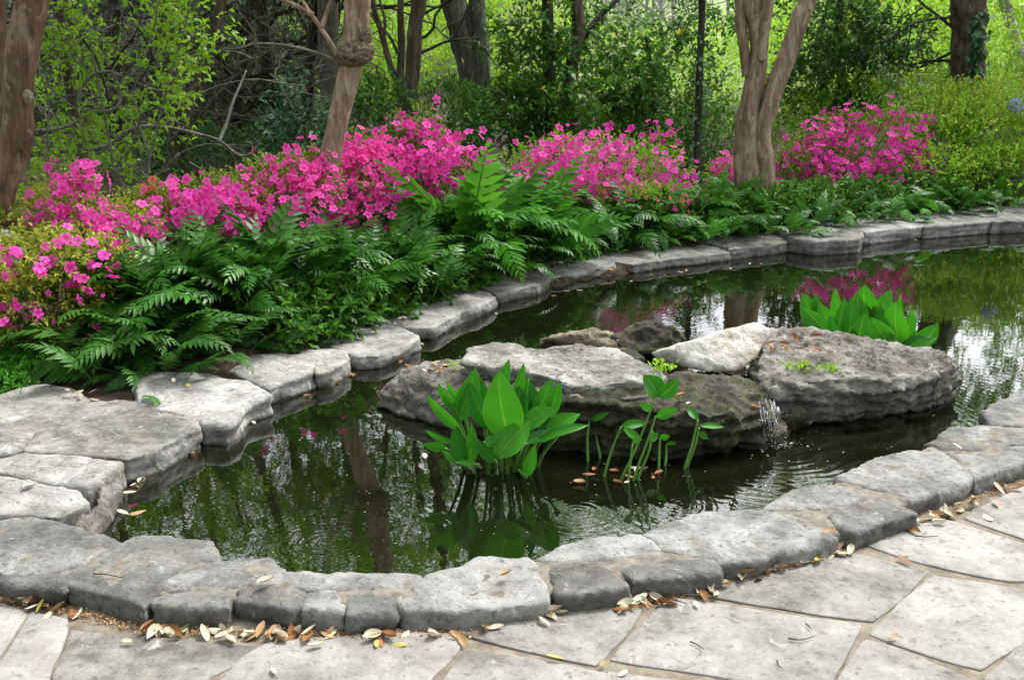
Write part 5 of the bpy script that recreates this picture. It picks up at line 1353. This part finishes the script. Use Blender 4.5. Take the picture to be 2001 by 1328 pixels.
for k, (px, py, lab) in enumerate(LOWF):
    fern(lab, px, py, 0.18, 26, 0.42, ('fern', 'fern', 'fern_light')[k % 3], group='low ferns behind the far bank rocks', tilt=(5, 60), spread=0.22)

def at_ground(px, py):
    z_ = 0.1
    for _ in range(12):
        w = at_z(px, py, z_); z_ = 0.5 * z_ + 0.5 * max(0.0, gz(w[0], w[1]))
    return w

EDGEF = ((1060, 496, 'little fern hanging over the low narrow rock at the middle of the far bank'), (1140, 478, 'little fern at the left end of the long flat rock'), (1240, 460, 'little fern over the middle of the long flat rock'), (1345, 448, 'little fern at the joint of the long flat rock and the pale ledge rock'),
 (860, 545, 'little fern creeping onto the wedge shaped rock'), (700, 606, 'little fern creeping onto the flat leaf strewn rock'), (1440, 442, 'little fern over the left part of the pale ledge rock'))
for (px, py, lab) in EDGEF:
    fern(lab, px, py, 0.05, 16, 0.30, 'fern', group='little ferns hanging over the far rocks', tilt=(20, 70), spread=0.16)
# undergrowth filling the bed between the ferns, ivy like
U = [(x_, y_, 0) for x_, y_ in ((520, 650), (600, 640), (680, 610), (760, 580), (840, 560), (920, 530), (1000, 505), (1090, 488), (1200, 468), (1300, 455), (1400, 446), (1500, 434), (1600, 424), (1700, 416), (1800, 404), (1900, 392), (500, 600), (640, 550), (760, 510), (880, 480), (1100, 450), (1250, 430), (1060, 512), (1130, 494), (1180, 482), (1240, 474), (1290, 466), (1350, 460), (1420, 452), (980, 535), (900, 560), (800, 592), (720, 622), (640, 650), (560, 672), (1480, 446), (1560, 436))]
lob = []
for x_, y_, _z in U:
    w = at_ground(x_, y_); m_ = np.linalg.norm(w) / F; lob.append(('w', w + np.array((0, 0.08, 0.07)), (75 * m_, 0.2, 32 * m_)))
o = cloud('undergrowth', lob, 5600, 8, 0.06, 'under', None, shell=0.1, length=0.16, wid=0.5, up=0.5); tag(o, 'dark leafy undergrowth between the ferns', kind='stuff')
lob = []
for x_, y_ in ((1520, 415), (1620, 408), (1700, 400), (1800, 388), (1600, 430), (1560, 440)):
    w = at_ground(x_, y_); m_ = np.linalg.norm(w) / F; lob.append(('w', w + np.array((0, 0.1, 0.03)), (60 * m_, 0.22, 16 * m_)))
o = cloud('feathery_ground_cover', lob, 700, 9, 0.05, 'spring', None, shell=0.1, length=0.18, wid=0.16, up=0.8); tag(o, 'feathery light green ground cover behind the pale rocks', kind='stuff')
# lime ground cover at the left edge
lob = []
for x_, y_ in ((-120, 730), (-40, 735), (20, 730), (70, 715), (-80, 760), (0, 755), (110, 700), (40, 700)):
    w = at_ground(x_, y_); lob.append(('w', w + np.array((0, 0, 0.01)), (0.17, 0.25, 0.06)))
o = cloud('lime_ground_cover', lob, 2600, 8, 0.022, 'lime', None, shell=0.1, length=0.04, wid=0.6, up=0.6, zmin=0.0); tag(o, 'lime green mat of ground cover at the left edge', kind='stuff')

# ================================================================ WATER PLANTS
TOCAM = lambda p: (np.array((0, 0, CAM_Z)) - p) / np.linalg.norm(np.array((0, 0, CAM_Z)) - p)
def blade(B, T, w, rot=0.0, bend=0.12, cup=0.25, nu=11, peak=0.42, wave=0.04):
    ax = T - B; L_ = np.linalg.norm(ax); ax /= L_
    nrm = TOCAM((B + T) / 2); nrm = nrm - ax * nrm.dot(ax); nrm /= np.linalg.norm(nrm)
    sd = np.cross(ax, nrm)
    c, s = math.cos(rot), math.sin(rot)
    sd, nrm = sd * c + nrm * s, nrm * c - sd * s
    V, UV = [], []
    ph = rng.uniform(0, 6)
    for i in range(nu):
        u = i / (nu - 1)
        e = math.log(0.5) / math.log(peak)
        pr = max(0.0, math.sin(math.pi * u ** e)) ** 0.85
        pr = max(pr, 0.10 * (1 - u))
        C = B + ax * L_ * u - nrm * L_ * bend * (u * u - u * 0.35) + sd * w * 0.12 * math.sin(2.2 * u + ph)
        for j, v in enumerate((-1, -0.5, 0, 0.5, 1)):
            h = 0.5 * w * pr * v
            lift = cup * w * pr * 0.5 * (abs(v) ** 1.4) + wave * w * math.sin(7 * u + ph + 1.5 * v) * abs(v)
            V.append(C + sd * h + nrm * lift); UV.append((0.5 + v / 2, u))
    Q = [[i * 5 + j, i * 5 + j + 1, (i + 1) * 5 + j + 1, (i + 1) * 5 + j] for i in range(nu - 1) for j in range(4)]
    return np.array(V), np.array(Q), np.array(UV)

def water_plant(lab, px, py, leaves, rootx, rooty, group=None, spread=0.35, petiole=4.5):
    c = at_z(px, py, 0.0)
    t = thing('water_canna', lab, 'water plant', c, group)
    for (bx, by, tx, ty, wp, d, rot, bend, mt) in leaves:
        B = at_d(bx, by, d); T = at_d(tx, ty, d + rng.normal(0, 0.03)); m = mpp(bx, by, d)
        V, Q, UV = blade(B, T, wp * m * 1.08, R(rot), bend)
        ori = B - c
        link('leaf', smooth(mesh_np('leaf', V - B, Q, UV)), M[mt], t, ori)
        W = at_z(rootx + (bx - rootx) * spread, rooty + rng.uniform(-6, 10), -0.04)
        mid = (W + B) / 2 + np.array((0, 0, 0.01)) + (W - B) * np.array((0.12, 0.1, 0))
        P = catmull([W, mid, B, B + (T - B) * 0.12], 12)
        v, q, tt = tube_arrays(P, [petiole * m, petiole * 0.75 * m, 1.6 * m], 7)
        link('leaf_stalk', smooth(mesh_np('leaf_stalk', v - W, [q, tt])), M['stem_green'], t, W - c)
    return t
C_, K_ = 'canna', 'canna_dark'
FRONT = [
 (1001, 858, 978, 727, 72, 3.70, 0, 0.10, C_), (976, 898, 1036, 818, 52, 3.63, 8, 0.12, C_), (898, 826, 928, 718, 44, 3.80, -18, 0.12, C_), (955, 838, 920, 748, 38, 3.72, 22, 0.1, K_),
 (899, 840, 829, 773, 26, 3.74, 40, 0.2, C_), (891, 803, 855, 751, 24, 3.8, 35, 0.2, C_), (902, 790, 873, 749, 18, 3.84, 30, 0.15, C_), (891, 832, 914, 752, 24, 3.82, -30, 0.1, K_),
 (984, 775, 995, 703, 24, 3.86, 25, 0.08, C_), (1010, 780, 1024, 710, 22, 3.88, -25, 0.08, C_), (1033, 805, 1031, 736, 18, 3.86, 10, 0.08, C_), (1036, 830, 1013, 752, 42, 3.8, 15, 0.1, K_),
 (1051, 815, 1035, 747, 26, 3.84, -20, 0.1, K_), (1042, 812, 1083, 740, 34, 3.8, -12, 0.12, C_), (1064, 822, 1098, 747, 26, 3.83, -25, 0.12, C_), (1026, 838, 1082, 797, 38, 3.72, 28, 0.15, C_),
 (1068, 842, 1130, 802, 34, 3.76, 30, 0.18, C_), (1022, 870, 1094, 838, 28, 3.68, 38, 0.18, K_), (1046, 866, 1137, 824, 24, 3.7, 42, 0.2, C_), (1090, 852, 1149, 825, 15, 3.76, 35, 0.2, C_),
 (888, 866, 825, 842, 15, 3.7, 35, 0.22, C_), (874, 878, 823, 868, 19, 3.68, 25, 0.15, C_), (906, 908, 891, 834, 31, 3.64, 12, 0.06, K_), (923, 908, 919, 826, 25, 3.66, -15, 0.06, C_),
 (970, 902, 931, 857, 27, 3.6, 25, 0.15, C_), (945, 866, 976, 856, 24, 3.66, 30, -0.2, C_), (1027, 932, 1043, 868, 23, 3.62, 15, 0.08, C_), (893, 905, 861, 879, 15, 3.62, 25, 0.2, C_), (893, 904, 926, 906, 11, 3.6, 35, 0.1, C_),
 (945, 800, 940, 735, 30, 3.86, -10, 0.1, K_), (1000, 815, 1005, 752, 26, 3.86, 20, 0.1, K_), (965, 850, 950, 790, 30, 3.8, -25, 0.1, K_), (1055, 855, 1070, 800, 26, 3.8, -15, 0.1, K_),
]
water_plant('front clump of broad bright green leaves standing in the water before the pale flat slab', 975, 930, FRONT, 972, 930, spread=0.62)
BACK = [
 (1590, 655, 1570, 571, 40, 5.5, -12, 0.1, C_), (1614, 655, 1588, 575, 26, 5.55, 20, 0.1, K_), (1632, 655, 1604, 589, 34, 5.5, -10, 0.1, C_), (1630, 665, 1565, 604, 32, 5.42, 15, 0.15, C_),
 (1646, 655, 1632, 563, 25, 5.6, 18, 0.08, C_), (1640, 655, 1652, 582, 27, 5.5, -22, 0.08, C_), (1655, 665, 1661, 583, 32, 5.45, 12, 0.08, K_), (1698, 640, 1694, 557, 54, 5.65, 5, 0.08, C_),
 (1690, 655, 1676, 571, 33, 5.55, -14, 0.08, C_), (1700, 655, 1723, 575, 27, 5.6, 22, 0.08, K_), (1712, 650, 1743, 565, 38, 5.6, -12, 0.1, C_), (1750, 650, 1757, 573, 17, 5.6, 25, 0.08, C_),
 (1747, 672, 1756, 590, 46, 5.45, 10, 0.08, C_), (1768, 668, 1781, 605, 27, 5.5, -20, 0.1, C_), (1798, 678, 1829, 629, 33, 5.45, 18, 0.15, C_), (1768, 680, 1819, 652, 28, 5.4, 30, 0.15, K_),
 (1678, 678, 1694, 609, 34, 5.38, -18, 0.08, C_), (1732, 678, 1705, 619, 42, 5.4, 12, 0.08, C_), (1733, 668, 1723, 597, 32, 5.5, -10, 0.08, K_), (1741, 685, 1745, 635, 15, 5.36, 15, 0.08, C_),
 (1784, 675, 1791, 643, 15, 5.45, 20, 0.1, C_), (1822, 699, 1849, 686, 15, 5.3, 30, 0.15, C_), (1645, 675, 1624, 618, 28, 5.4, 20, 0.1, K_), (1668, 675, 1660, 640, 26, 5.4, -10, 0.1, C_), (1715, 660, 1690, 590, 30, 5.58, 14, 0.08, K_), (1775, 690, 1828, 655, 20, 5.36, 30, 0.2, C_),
]
water_plant('rear clump of pointed green leaves rising behind the largest boulder', 1700, 690, BACK, 1700, 690, spread=0.8)
# slender stems with a leaf or two
ST = [([(1149, 900), (1148, 860), (1151, 822)], [(1152, 821, 1193, 806, 10)]), ([(1173, 894), (1168, 868), (1163, 845)], [(1166, 839, 1200, 831, 9)]), ([(1181, 930), (1195, 880), (1215, 832)], [(1216, 829, 1266, 828, 15)]),
      ([(1215, 935), (1245, 870), (1282, 774)], [(1284, 777, 1259, 733, 36), (1286, 774, 1326, 740, 26)]), ([(1238, 937), (1262, 870), (1282, 812)], [(1284, 817, 1326, 798, 17), (1272, 802, 1252, 787, 14)]),
      ([(1246, 936), (1268, 880), (1274, 840)], [(1218, 836, 1258, 858, 14)]), ([(1287, 918), (1288, 885), (1290, 854)], [(1266, 860, 1290, 848, 15), (1291, 857, 1308, 849, 11)]), ([(1300, 908), (1302, 890), (1302, 869)], [(1301, 869, 1326, 865, 8)]),
      ([(1338, 915), (1352, 870), (1364, 818)], [(1365, 818, 1339, 795, 13)]), ([(1343, 912), (1358, 870), (1366, 834)], [(1370, 833, 1416, 831, 11), (1364, 843, 1386, 856, 11)]), ([(1228, 938), (1232, 900), (1236, 868)], [(1236, 868, 1250, 852, 8)])]
SG = 'slender stemmed water plants beside the front clump'
SL = ['leftmost slender stem in the water, right of the broad leaved clump', 'short slender stem with one small leaf, second from the broad leaved clump', 'slender stem with one long level leaf, bent to the right', 'tallest slender stem with two upright leaves at its top',
      'slender stem with two leaves, just under the tallest one', 'slender stem with a drooping leaf low beside the tallest one', 'straight slender stem with a pair of small leaves, in front of the dark rock', 'tiny short stem with one flat leaf near the trickle side',
      'slender stem with a leaf pointing left, last but one towards the trickle', 'slender stem with a level leaf and a drooping leaf, nearest the trickle', 'thin short stem with a narrow leaf beside the bent one']
for (path, lv), lab in zip(ST, SL):
    c = at_z(path[0][0], path[0][1], 0)
    d0 = c[1]
    t = thing('water_plant', lab, 'water plant', c, SG)
    P = np.array([at_d(x_, y_, d0 + 0.02 * k) for k, (x_, y_) in enumerate(path)]); P = np.vstack([P[0] - np.array((0, 0, 0.05)), P])
    m = mpp(path[0][0], path[0][1], d0)
    v, q, tt = tube_arrays(catmull(P, 20), [3.6 * m, 2.8 * m, 1.8 * m], 7)
    link('stalk', smooth(mesh_np('stalk', v - c, [q, tt])), M['stem_green'], t)
    for (bx, by, tx, ty, wp) in lv:
        B, T = at_d(bx, by, d0 + 0.04), at_d(tx, ty, d0 + 0.04 + rng.normal(0, 0.02))
        V, Q, UV = blade(B, T, wp * m * 1.25, R(rng.uniform(-30, 35)), 0.15)
        link('leaf', smooth(mesh_np('leaf', V - B, Q, UV)), M['canna'], t, B - c)

# ================================================================ TRICKLE AND FOAM
m, nt, out = new_mat('running_water')
gl = N(nt, 'ShaderNodeBsdfPrincipled', Roughness=0.05, IOR=1.33); gl.inputs['Transmission Weight'].default_value = 0.9; gl.inputs['Base Color'].default_value = (0.95, 0.97, 1, 1)
nt.links.new(gl.outputs[0], out.inputs[0]); M['running'] = m
m, nt, out = new_mat('foam')
gl = N(nt, 'ShaderNodeBsdfPrincipled', Roughness=0.15); gl.inputs['Base Color'].default_value = (0.75, 0.78, 0.8, 1); gl.inputs['Transmission Weight'].default_value = 0.35; gl.inputs['Alpha'].default_value = 0.8
nt.links.new(gl.outputs[0], out.inputs[0]); M['foam'] = m
c = at_d(1500, 862, 4.1); c[2] = 0
t = thing('water_trickle', 'thin trickle of water falling from the dark rock into the pond', 'trickle', c)
a = Acc(); FD = 4.02
for k in range(9):
    x0 = rng.uniform(1474, 1528); y0 = 776 + (x0 - 1474) * 0.25 + rng.uniform(-4, 10)
    x1 = x0 + rng.uniform(2, 16); ln = rng.uniform(0.45, 1.0)
    y1 = y0 + (866 - 0.12 * (x0 - 1474) - y0) * ln
    P = np.array([at_d(x0, y0, FD + 0.05), at_d(x0 + (x1 - x0) * 0.6, y0 + (y1 - y0) * 0.35, FD + 0.01), at_d(x1, y1, FD - 0.01)])
    m_ = mpp(x0, y0, FD)
    a.tube(P - c, [rng.uniform(0.5, 1.6) * m_, rng.uniform(0.3, 0.9) * m_], 6, n=12, lump=0.5, freq=60, seed=k)
link('falling_strands', smooth(a.mesh('falling_strands')), M['running'], t)
a = Acc()
for k in range(9):
    x0 = rng.uniform(1478, 1526); y0 = 782 + (x0 - 1474) * 0.25 + rng.uniform(0, 25); ln = rng.uniform(8, 34)
    P = np.array([at_d(x0, y0, FD + 0.03), at_d(x0 + 2, y0 + ln * 0.5, FD), at_d(x0 + 5, y0 + ln, FD - 0.01)]); m_ = mpp(x0, y0, FD)
    a.tube(P - c, [0.9 * m_, 0.4 * m_], 5, n=8)
link('white_streaks', smooth(a.mesh('white_streaks')), M['foam'], t)
bm = bmesh.new()
for k in range(60):
    p = at_d(rng.uniform(1480, 1540), rng.uniform(800, 868), FD - 0.02 + rng.normal(0, 0.02)) - c
    bmesh.ops.create_icosphere(bm, subdivisions=1, radius=rng.uniform(0.0012, 0.003), matrix=Matrix.Translation(p))
me = bpy.data.meshes.new('droplets'); bm.to_mesh(me); bm.free()
tag(link('droplets', smooth(me), M['foam'], t), kind='stuff')
bm = bmesh.new()
f0 = at_z(1508, 866, 0)
for k in range(205):
    if k < 190:
        q = f0 + np.array((abs(rng.normal(0, 0.075)) - 0.05, rng.normal(0.0, 0.028), 0)); r_ = rng.uniform(0.0010, 0.0032)
    else:
        w = at_z(rng.uniform(1440, 1660), rng.uniform(852, 905), 0); q = w; r_ = rng.uniform(0.002, 0.006)
    bmesh.ops.create_icosphere(bm, subdivisions=1, radius=r_, matrix=Matrix.Translation((q[0], q[1], 0.0005)) @ Matrix.Scale(0.6, 4, (0, 0, 1)))
me = bpy.data.meshes.new('foam'); bm.to_mesh(me); bm.free()
tag(link('foam', smooth(me), M['foam']), 'white foam and bubbles where the trickle meets the pond', kind='stuff')
# pollen and specks drifting on the water
n = 420
V, Q = [], []
k = 0
while k < n:
    px, py = rng.uniform(250, 2000), rng.uniform(470, 1110)
    w = at_z(px, py, 0.0015)
    if not (np.interp(w[0], NEAR_W[:, 0], NEAR_W[:, 1]) + 0.05 < w[1] < np.interp(w[0], FAR_W[:, 0], FAR_W[:, 1]) - 0.05): continue
    r_ = rng.uniform(0.0012, 0.0035); th = rng.uniform(0, 6.28) + np.arange(5) * 1.2566
    V.append(np.stack([w[0] + r_ * np.cos(th), w[1] + 0.7 * r_ * np.sin(th), np.full(5, w[2])], 1)); Q.append(np.arange(5) + 5 * k); k += 1
tag(link('floating_specks', mesh_np('floating_specks', np.vstack(V), np.array(Q)), M['dry_cream']), 'tiny pale specks drifting on the pond', kind='stuff')

# ================================================================ FALLEN LEAVES
def dry_leaf_mesh(name, mat, L_=1.0, w=0.42, curl=0.25, seed=0):
    r = np.random.default_rng(seed); nu = 7
    V = []
    for i in range(nu):
        u = i / (nu - 1); pr = math.sin(math.pi * min(1, max(0, u)) ** 0.9) ** 0.7 if 0 < u < 1 else 0.03
        for v in (-1, 0, 1):
            V.append(((u - 0.5) * L_, v * w * 0.5 * pr, curl * (abs(v) * pr * 0.32 + (u - 0.5) ** 2 * r.uniform(0.5, 1.2)) + 0.02))
    Q = [[i * 3 + j, i * 3 + j + 1, i * 3 + j + 4, i * 3 + j + 3] for i in range(nu - 1) for j in range(2)]
    me = smooth(mesh_np(name, np.array(V), np.array(Q))); me.materials.append(M[mat]); return me
DRY = {k: [dry_leaf_mesh('fallen_leaf', 'dry_' + k, 1.0, 0.36 + 0.05 * j, (0.25, 0.5, -0.35, 0.8)[j], j) for j in range(4)] for k in ('cream', 'tan', 'rust', 'olive')}
def fallen(px, py, z, col, lab, group=None, size=0.058, tilt=0.3, ground_z=True):
    w = at_z(px, py, z)
    o = bpy.data.objects.new('fallen_leaf', DRY[col][rng.integers(4)]); COL.objects.link(o)
    o.location = (w[0], w[1], z + 0.003 + abs(rng.normal(0, 0.006)) * (tilt > 0.2))
    o.rotation_euler = (rng.normal(0, tilt), rng.normal(0, tilt), rng.uniform(0, 6.28))
    s = size * rng.uniform(0.7, 1.2); o.scale = (s, s * rng.uniform(0.8, 1.15), s)
    return tag(o, lab, 'leaf', group)
GUT = np.array([(0, 1166), (60, 1172), (110, 1184), (200, 1204), (300, 1226), (450, 1232), (560, 1232), (670, 1236), (800, 1226), (900, 1222), (1060, 1190), (1230, 1164), (1400, 1134), (1560, 1082), (1650, 1056), (1780, 1010), (1900, 962), (2001, 922)], float)
NAMEC = {'cream': 'cream', 'tan': 'tan', 'rust': 'rusty brown', 'olive': 'yellow olive'}
SEG = [(0, 150, 'at the left end of the gutter'), (150, 700, 'in the gutter under the dark coping slab'), (700, 1250, 'in the gutter along the middle of the coping'), (1250, 1620, 'in the gutter below the whitish coping stone'), (1620, 2010, 'in the gutter at the right end of the coping')]
def gutter_leaf(px, dy=0.0):
    py = np.interp(px, GUT[:, 0], GUT[:, 1]) + dy + 7 + 11 * (px > 700)
    col = rng.choice(['cream', 'tan', 'rust', 'olive'], p=[0.56, 0.2, 0.19, 0.05])
    sg = next(s for s in SEG if s[0] <= px < s[1])
    fallen(px, py, PZ, col, NAMEC[col] + ' dry leaf lying ' + sg[2], 'fallen leaves in the gutter between coping and patio', tilt=0.35)
for cx, sx, n in ((40, 40, 22), (110, 30, 8), (300, 22, 9), (370, 30, 7), (440, 20, 8), (520, 40, 22), (620, 40, 9), (740, 30, 9), (860, 40, 5), (960, 20, 3), (1072, 12, 7), (1150, 30, 3), (1240, 22, 10), (1290, 25, 8), (1370, 25, 8), (1450, 40, 9), (1545, 40, 12), (1620, 30, 16), (1660, 14, 8), (1770, 30, 10), (1840, 25, 10), (1890, 25, 14), (1950, 35, 12)):
    for j in range(int(n * 0.70 + 0.5)):
        px = float(np.clip(rng.normal(cx, sx), 2, 1999)); gutter_leaf(px, abs(rng.normal(0, 9)) - 3)
P_ = 'fallen leaves on the patio'
for (px, py, col, s, lab) in ((1767, 1096, 'rust', 0.085, 'large curled rusty leaf alone on a joint of the patio, right'), (618, 1263, 'cream', 0.07, 'single cream leaf on the patio below the middle of the coping'), (1085, 1287, 'olive', 0.075, 'pale olive leaf lying across a patio joint, bottom centre'), (1178, 1298, 'tan', 0.04, 'small tan leaf where three patio joints meet'),
                              (1216, 1314, 'cream', 0.05, 'cream leaf at the bottom of the photo beside a patio joint'), (535, 1312, 'cream', 0.055, 'lone cream leaf at the bottom left of the patio'), (780, 1258, 'olive', 0.06, 'yellowish leaf on the patio below the coping'), (1360, 1182, 'cream', 0.05, 'cream leaf lying on the largest flagstone'), (1745, 1247, 'tan', 0.05, 'tan leaf lying on the joint between two right flagstones'),
                              (250, 1255, 'cream', 0.05, 'cream leaf lying flat on the lower left flagstone'), (1930, 1010, 'cream', 0.055, 'cream leaf on the upper right flagstone'), (1945, 985, 'tan', 0.05, 'tan leaf near the coping on the upper right flagstone'), (1770, 1082, 'tan', 0.03, 'tiny orange leaf above the large curled rusty leaf')):
    fallen(px, py, PZ + 0.006, col, lab, P_, s, 0.12)
for (px, py, z, col, s, lab) in ((368, 752, .135, 'olive', 0.05, 'yellow leaf on the blocky pale rock'), (340, 745, .135, 'cream', 0.045, 'cream leaf at the back of the blocky pale rock'), (460, 748, .135, 'cream', 0.045, 'cream leaf on the right shoulder of the blocky pale rock'), (555, 702, .135, 'tan', 0.045, 'tan leaf on the long pale rock'), (57, 954, .115, 'cream', 0.06, 'cream leaf on the smooth dark grey terrace slab'),
                                 (520, 1138, .118, 'cream', 0.055, 'cream leaf in a crack on the dark coping slab'), (988, 1124, .118, 'tan', 0.05, 'thin tan leaf on the wide coping stone'), (1458, 1046, .118, 'cream', 0.03, 'little cream leaf on the longest coping stone'), (1870, 873, .118, 'cream', 0.045, 'cream leaf on the coping at the far right'), (1620, 1040, .12, 'tan', 0.05, 'tan leaf on the mortar between two right coping stones')):
    fallen(px, py, z, col, lab, 'fallen leaves on the stones', s, 0.15)
for j in range(15):
    px, py = rng.uniform(700, 800), rng.uniform(622, 642)
    fallen(px, py, .105, rng.choice(['tan', 'rust', 'cream']), 'dry leaf in the drift on the flat grey rock by the bend', 'leaves drifted onto the flat grey rock', 0.045, 0.3)
for j in range(11):
    px, py = rng.uniform(130, 190), rng.uniform(768, 782)
    fallen(px, py, .11, rng.choice(['tan', 'rust', 'cream']), 'dry leaf in the drift beside the low brownish terrace slab', 'leaves drifted beside the terrace slab', 0.045, 0.3)
for j in range(15):
    px, py = rng.uniform(1505, 1600), rng.uniform(655, 690)
    fallen(px, py, .325, rng.choice(['rust', 'rust', 'tan']), 'rusty leaf in the drift on top of the largest boulder', 'leaves drifted onto the largest boulder', 0.055, 0.35)
for j in range(9):
    px, py = rng.uniform(790, 880), rng.uniform(712, 735)
    fallen(px, py, .20, rng.choice(['rust', 'tan', 'cream']), 'dry leaf on the low ledge boulder at the island tip', 'leaves on the low ledge boulder', 0.05, 0.3)
for (px, py) in ((1305, 770), (1330, 778), (1345, 790), (1318, 760), (1475, 802)):
    fallen(px, py, .25, rng.choice(['rust', 'tan', 'cream']), 'dry leaf on the mossy body of the island', 'leaves on the mossy rock', 0.05, 0.25)
for j in range(34):
    k = rng.integers(2, len(FAR_EDGE) - 4); u = rng.random()
    px = FAR_EDGE[k][0] * (1 - u) + FAR_EDGE[k + 1][0] * u; py = FAR_EDGE[k][1] * (1 - u) + FAR_EDGE[k + 1][1] * u
    fallen(px + rng.uniform(2, 14), py + rng.uniform(2, 12), 0.001, rng.choice(['tan', 'rust', 'cream']), 'dry leaf floating along the foot of the far rocks', 'leaves floating along the far bank', 0.05, 0.04)
for j in range(16):
    px, py = rng.uniform(1120, 1330), rng.uniform(895, 945)
    fallen(px, py, 0.001, rng.choice(['tan', 'rust', 'cream', 'rust']), 'dry leaf floating among the slender stems', 'leaves floating among the water plants', 0.045, 0.04)
for (px, py, lab) in ((250, 960, 'cream leaf caught at the foot of the rough corner rock'), (240, 1003, 'cream leaf floating beside the rough corner rock'), (268, 1000, 'tan leaf floating near the rough corner rock'), (830, 893, 'pale leaf floating left of the front broad leaved clump')):
    fallen(px, py, 0.002, 'cream' if 'tan' not in lab else 'tan', lab, 'leaves floating in the pond', 0.06, 0.05)
# fine litter in the gutter
n = 2600
px = rng.uniform(0, 2001, n); py = np.interp(px, GUT[:, 0], GUT[:, 1]) + rng.normal(2, 6, n) + 11 * (px > 700)
P = np.array([at_z(a_, b_, PZ + 0.002) for a_, b_ in zip(px, py)])
tag(link('leaf_litter', leaves_mesh('leaf_litter', P, rng.normal(0, 1, (n, 3)) * np.array((1, 1, 0.12)), 0.012, 0.5, 0.05), M['litter']), 'fine brown crumbs of leaves in the gutter at the foot of the coping', kind='stuff')
w0 = [(x_, y_) for x_, y_ in zip(rng.uniform(120, 1950, 900), rng.uniform(380, 780, 900))]
P = []
for (x_, y_) in w0:
    w = at_ground(x_, y_)
    if 0.1 < (w[1] - np.interp(w[0], FAR_W[:, 0], FAR_W[:, 1])) < 0.9: P.append(w + np.array((0, 0, 0.02)))
P = np.array(P)
tag(link('leaf_litter', leaves_mesh('leaf_litter', P, rng.normal(0, 1, (len(P), 3)) * np.array((1, 1, 0.2)), 0.05, 0.45, 0.1), M['litter']), 'brown leaf litter on the soil behind the far rocks', kind='stuff')
# twigs on the patio
for (q, lab) in (([(1348, 1252), (1362, 1258), (1376, 1268)], 'short dark twig on the largest flagstone, left part'), ([(1540, 1246), (1565, 1249), (1592, 1242)], 'curved dark twig on the largest flagstone, right part'), ([(1574, 1217), (1580, 1222), (1585, 1228)], 'tiny dark twig near the top of the largest flagstone'),
                 ([(1518, 1290), (1521, 1298), (1526, 1304)], 'small bent twig near the bottom edge of the photo'), ([(1788, 1046), (1808, 1048), (1832, 1047)], 'dark twig on the upper right flagstone'), ([(182, 1120), (210, 1122), (240, 1128)], 'dark twig lying on the dark coping slab'), ([(1312, 1170), (1328, 1174), (1342, 1178)], 'dark twig at the top left corner of the largest flagstone')):
    z_ = PZ + 0.010 if q[0][1] > 1130 or q[0][0] > 1700 else CZ + 0.008
    P = np.array([at_z(a_, b_, z_) for a_, b_ in q]); v, f4, f3 = tube_arrays(catmull(P, 8), [0.0022, 0.0012], 5)
    o = link('twig', smooth(mesh_np('twig', v - P[0], [f4, f3])), M['dark_bark'], None, P[0]); tag(o, lab, 'twig')
for (q, lab) in (([(640, 640), (660, 625), (700, 618), (725, 616)], 'grey stick lying across the back of the flat grey rock'), ([(655, 632), (690, 630), (730, 634)], 'second grey stick lying on the flat grey rock, lower')):
    P = np.array([at_z(a_, b_, 0.125) for a_, b_ in q]); v, f4, f3 = tube_arrays(catmull(P, 12), [0.007, 0.004], 6)
    o = link('stick', smooth(mesh_np('stick', v - P[0], [f4, f3])), M['twig'], None, P[0]); tag(o, lab, 'stick')
# dry fern beside the middle rocks
DRYF = frond_mesh('dry_frond', 9, 0.5, 1.2, 0.24, 9, 0.5); DRYF.materials.append(M['dry_tan'])
c = at_ground(965, 528); t = thing('dry_fern', 'withered tan fern fronds beside the rounded grey rock', 'fern', c)
for k in range(9):
    o = bpy.data.objects.new('frond', DRYF); COL.objects.link(o); o.parent = t
    o.matrix_local = Matrix.Translation((rng.normal(0, 0.12), rng.normal(0, 0.05), 0.04)) @ Matrix.Rotation(rng.uniform(2, 5.2), 4, 'Z') @ Matrix.Rotation(-R(rng.uniform(35, 70)), 4, 'X') @ Matrix.Scale(rng.uniform(0.22, 0.34), 4)
# small weeds on the island
for (px, py, z, n, lab) in ((1292, 716, .31, 34, 'small green weed in the crack beside the white pointed rock'), (1300, 722, .29, 20, 'tiny weed on the edge of the pale flat slab'), (1565, 716, .26, 40, 'small green weed on the front edge of the largest boulder'), (1625, 722, .25, 46, 'spreading green weed in the middle of the largest boulder'), (890, 712, .22, 16, 'tiny green weed where the pale slab meets the low ledge boulder')):
    c = at_z(px, py, z); D = rng.normal(0, 0.8, (n, 3)); D[:, 2] = np.abs(D[:, 2]) + 0.4
    P = rng.normal(0, 0.022, (n, 3)) * np.array((1.3, 1, 0.5))
    o = link('weed', leaves_mesh('weed', P, D, 0.025, 0.6, 0.1), M['spring'], None, c); tag(o, lab, 'weed', 'weeds growing on the island')
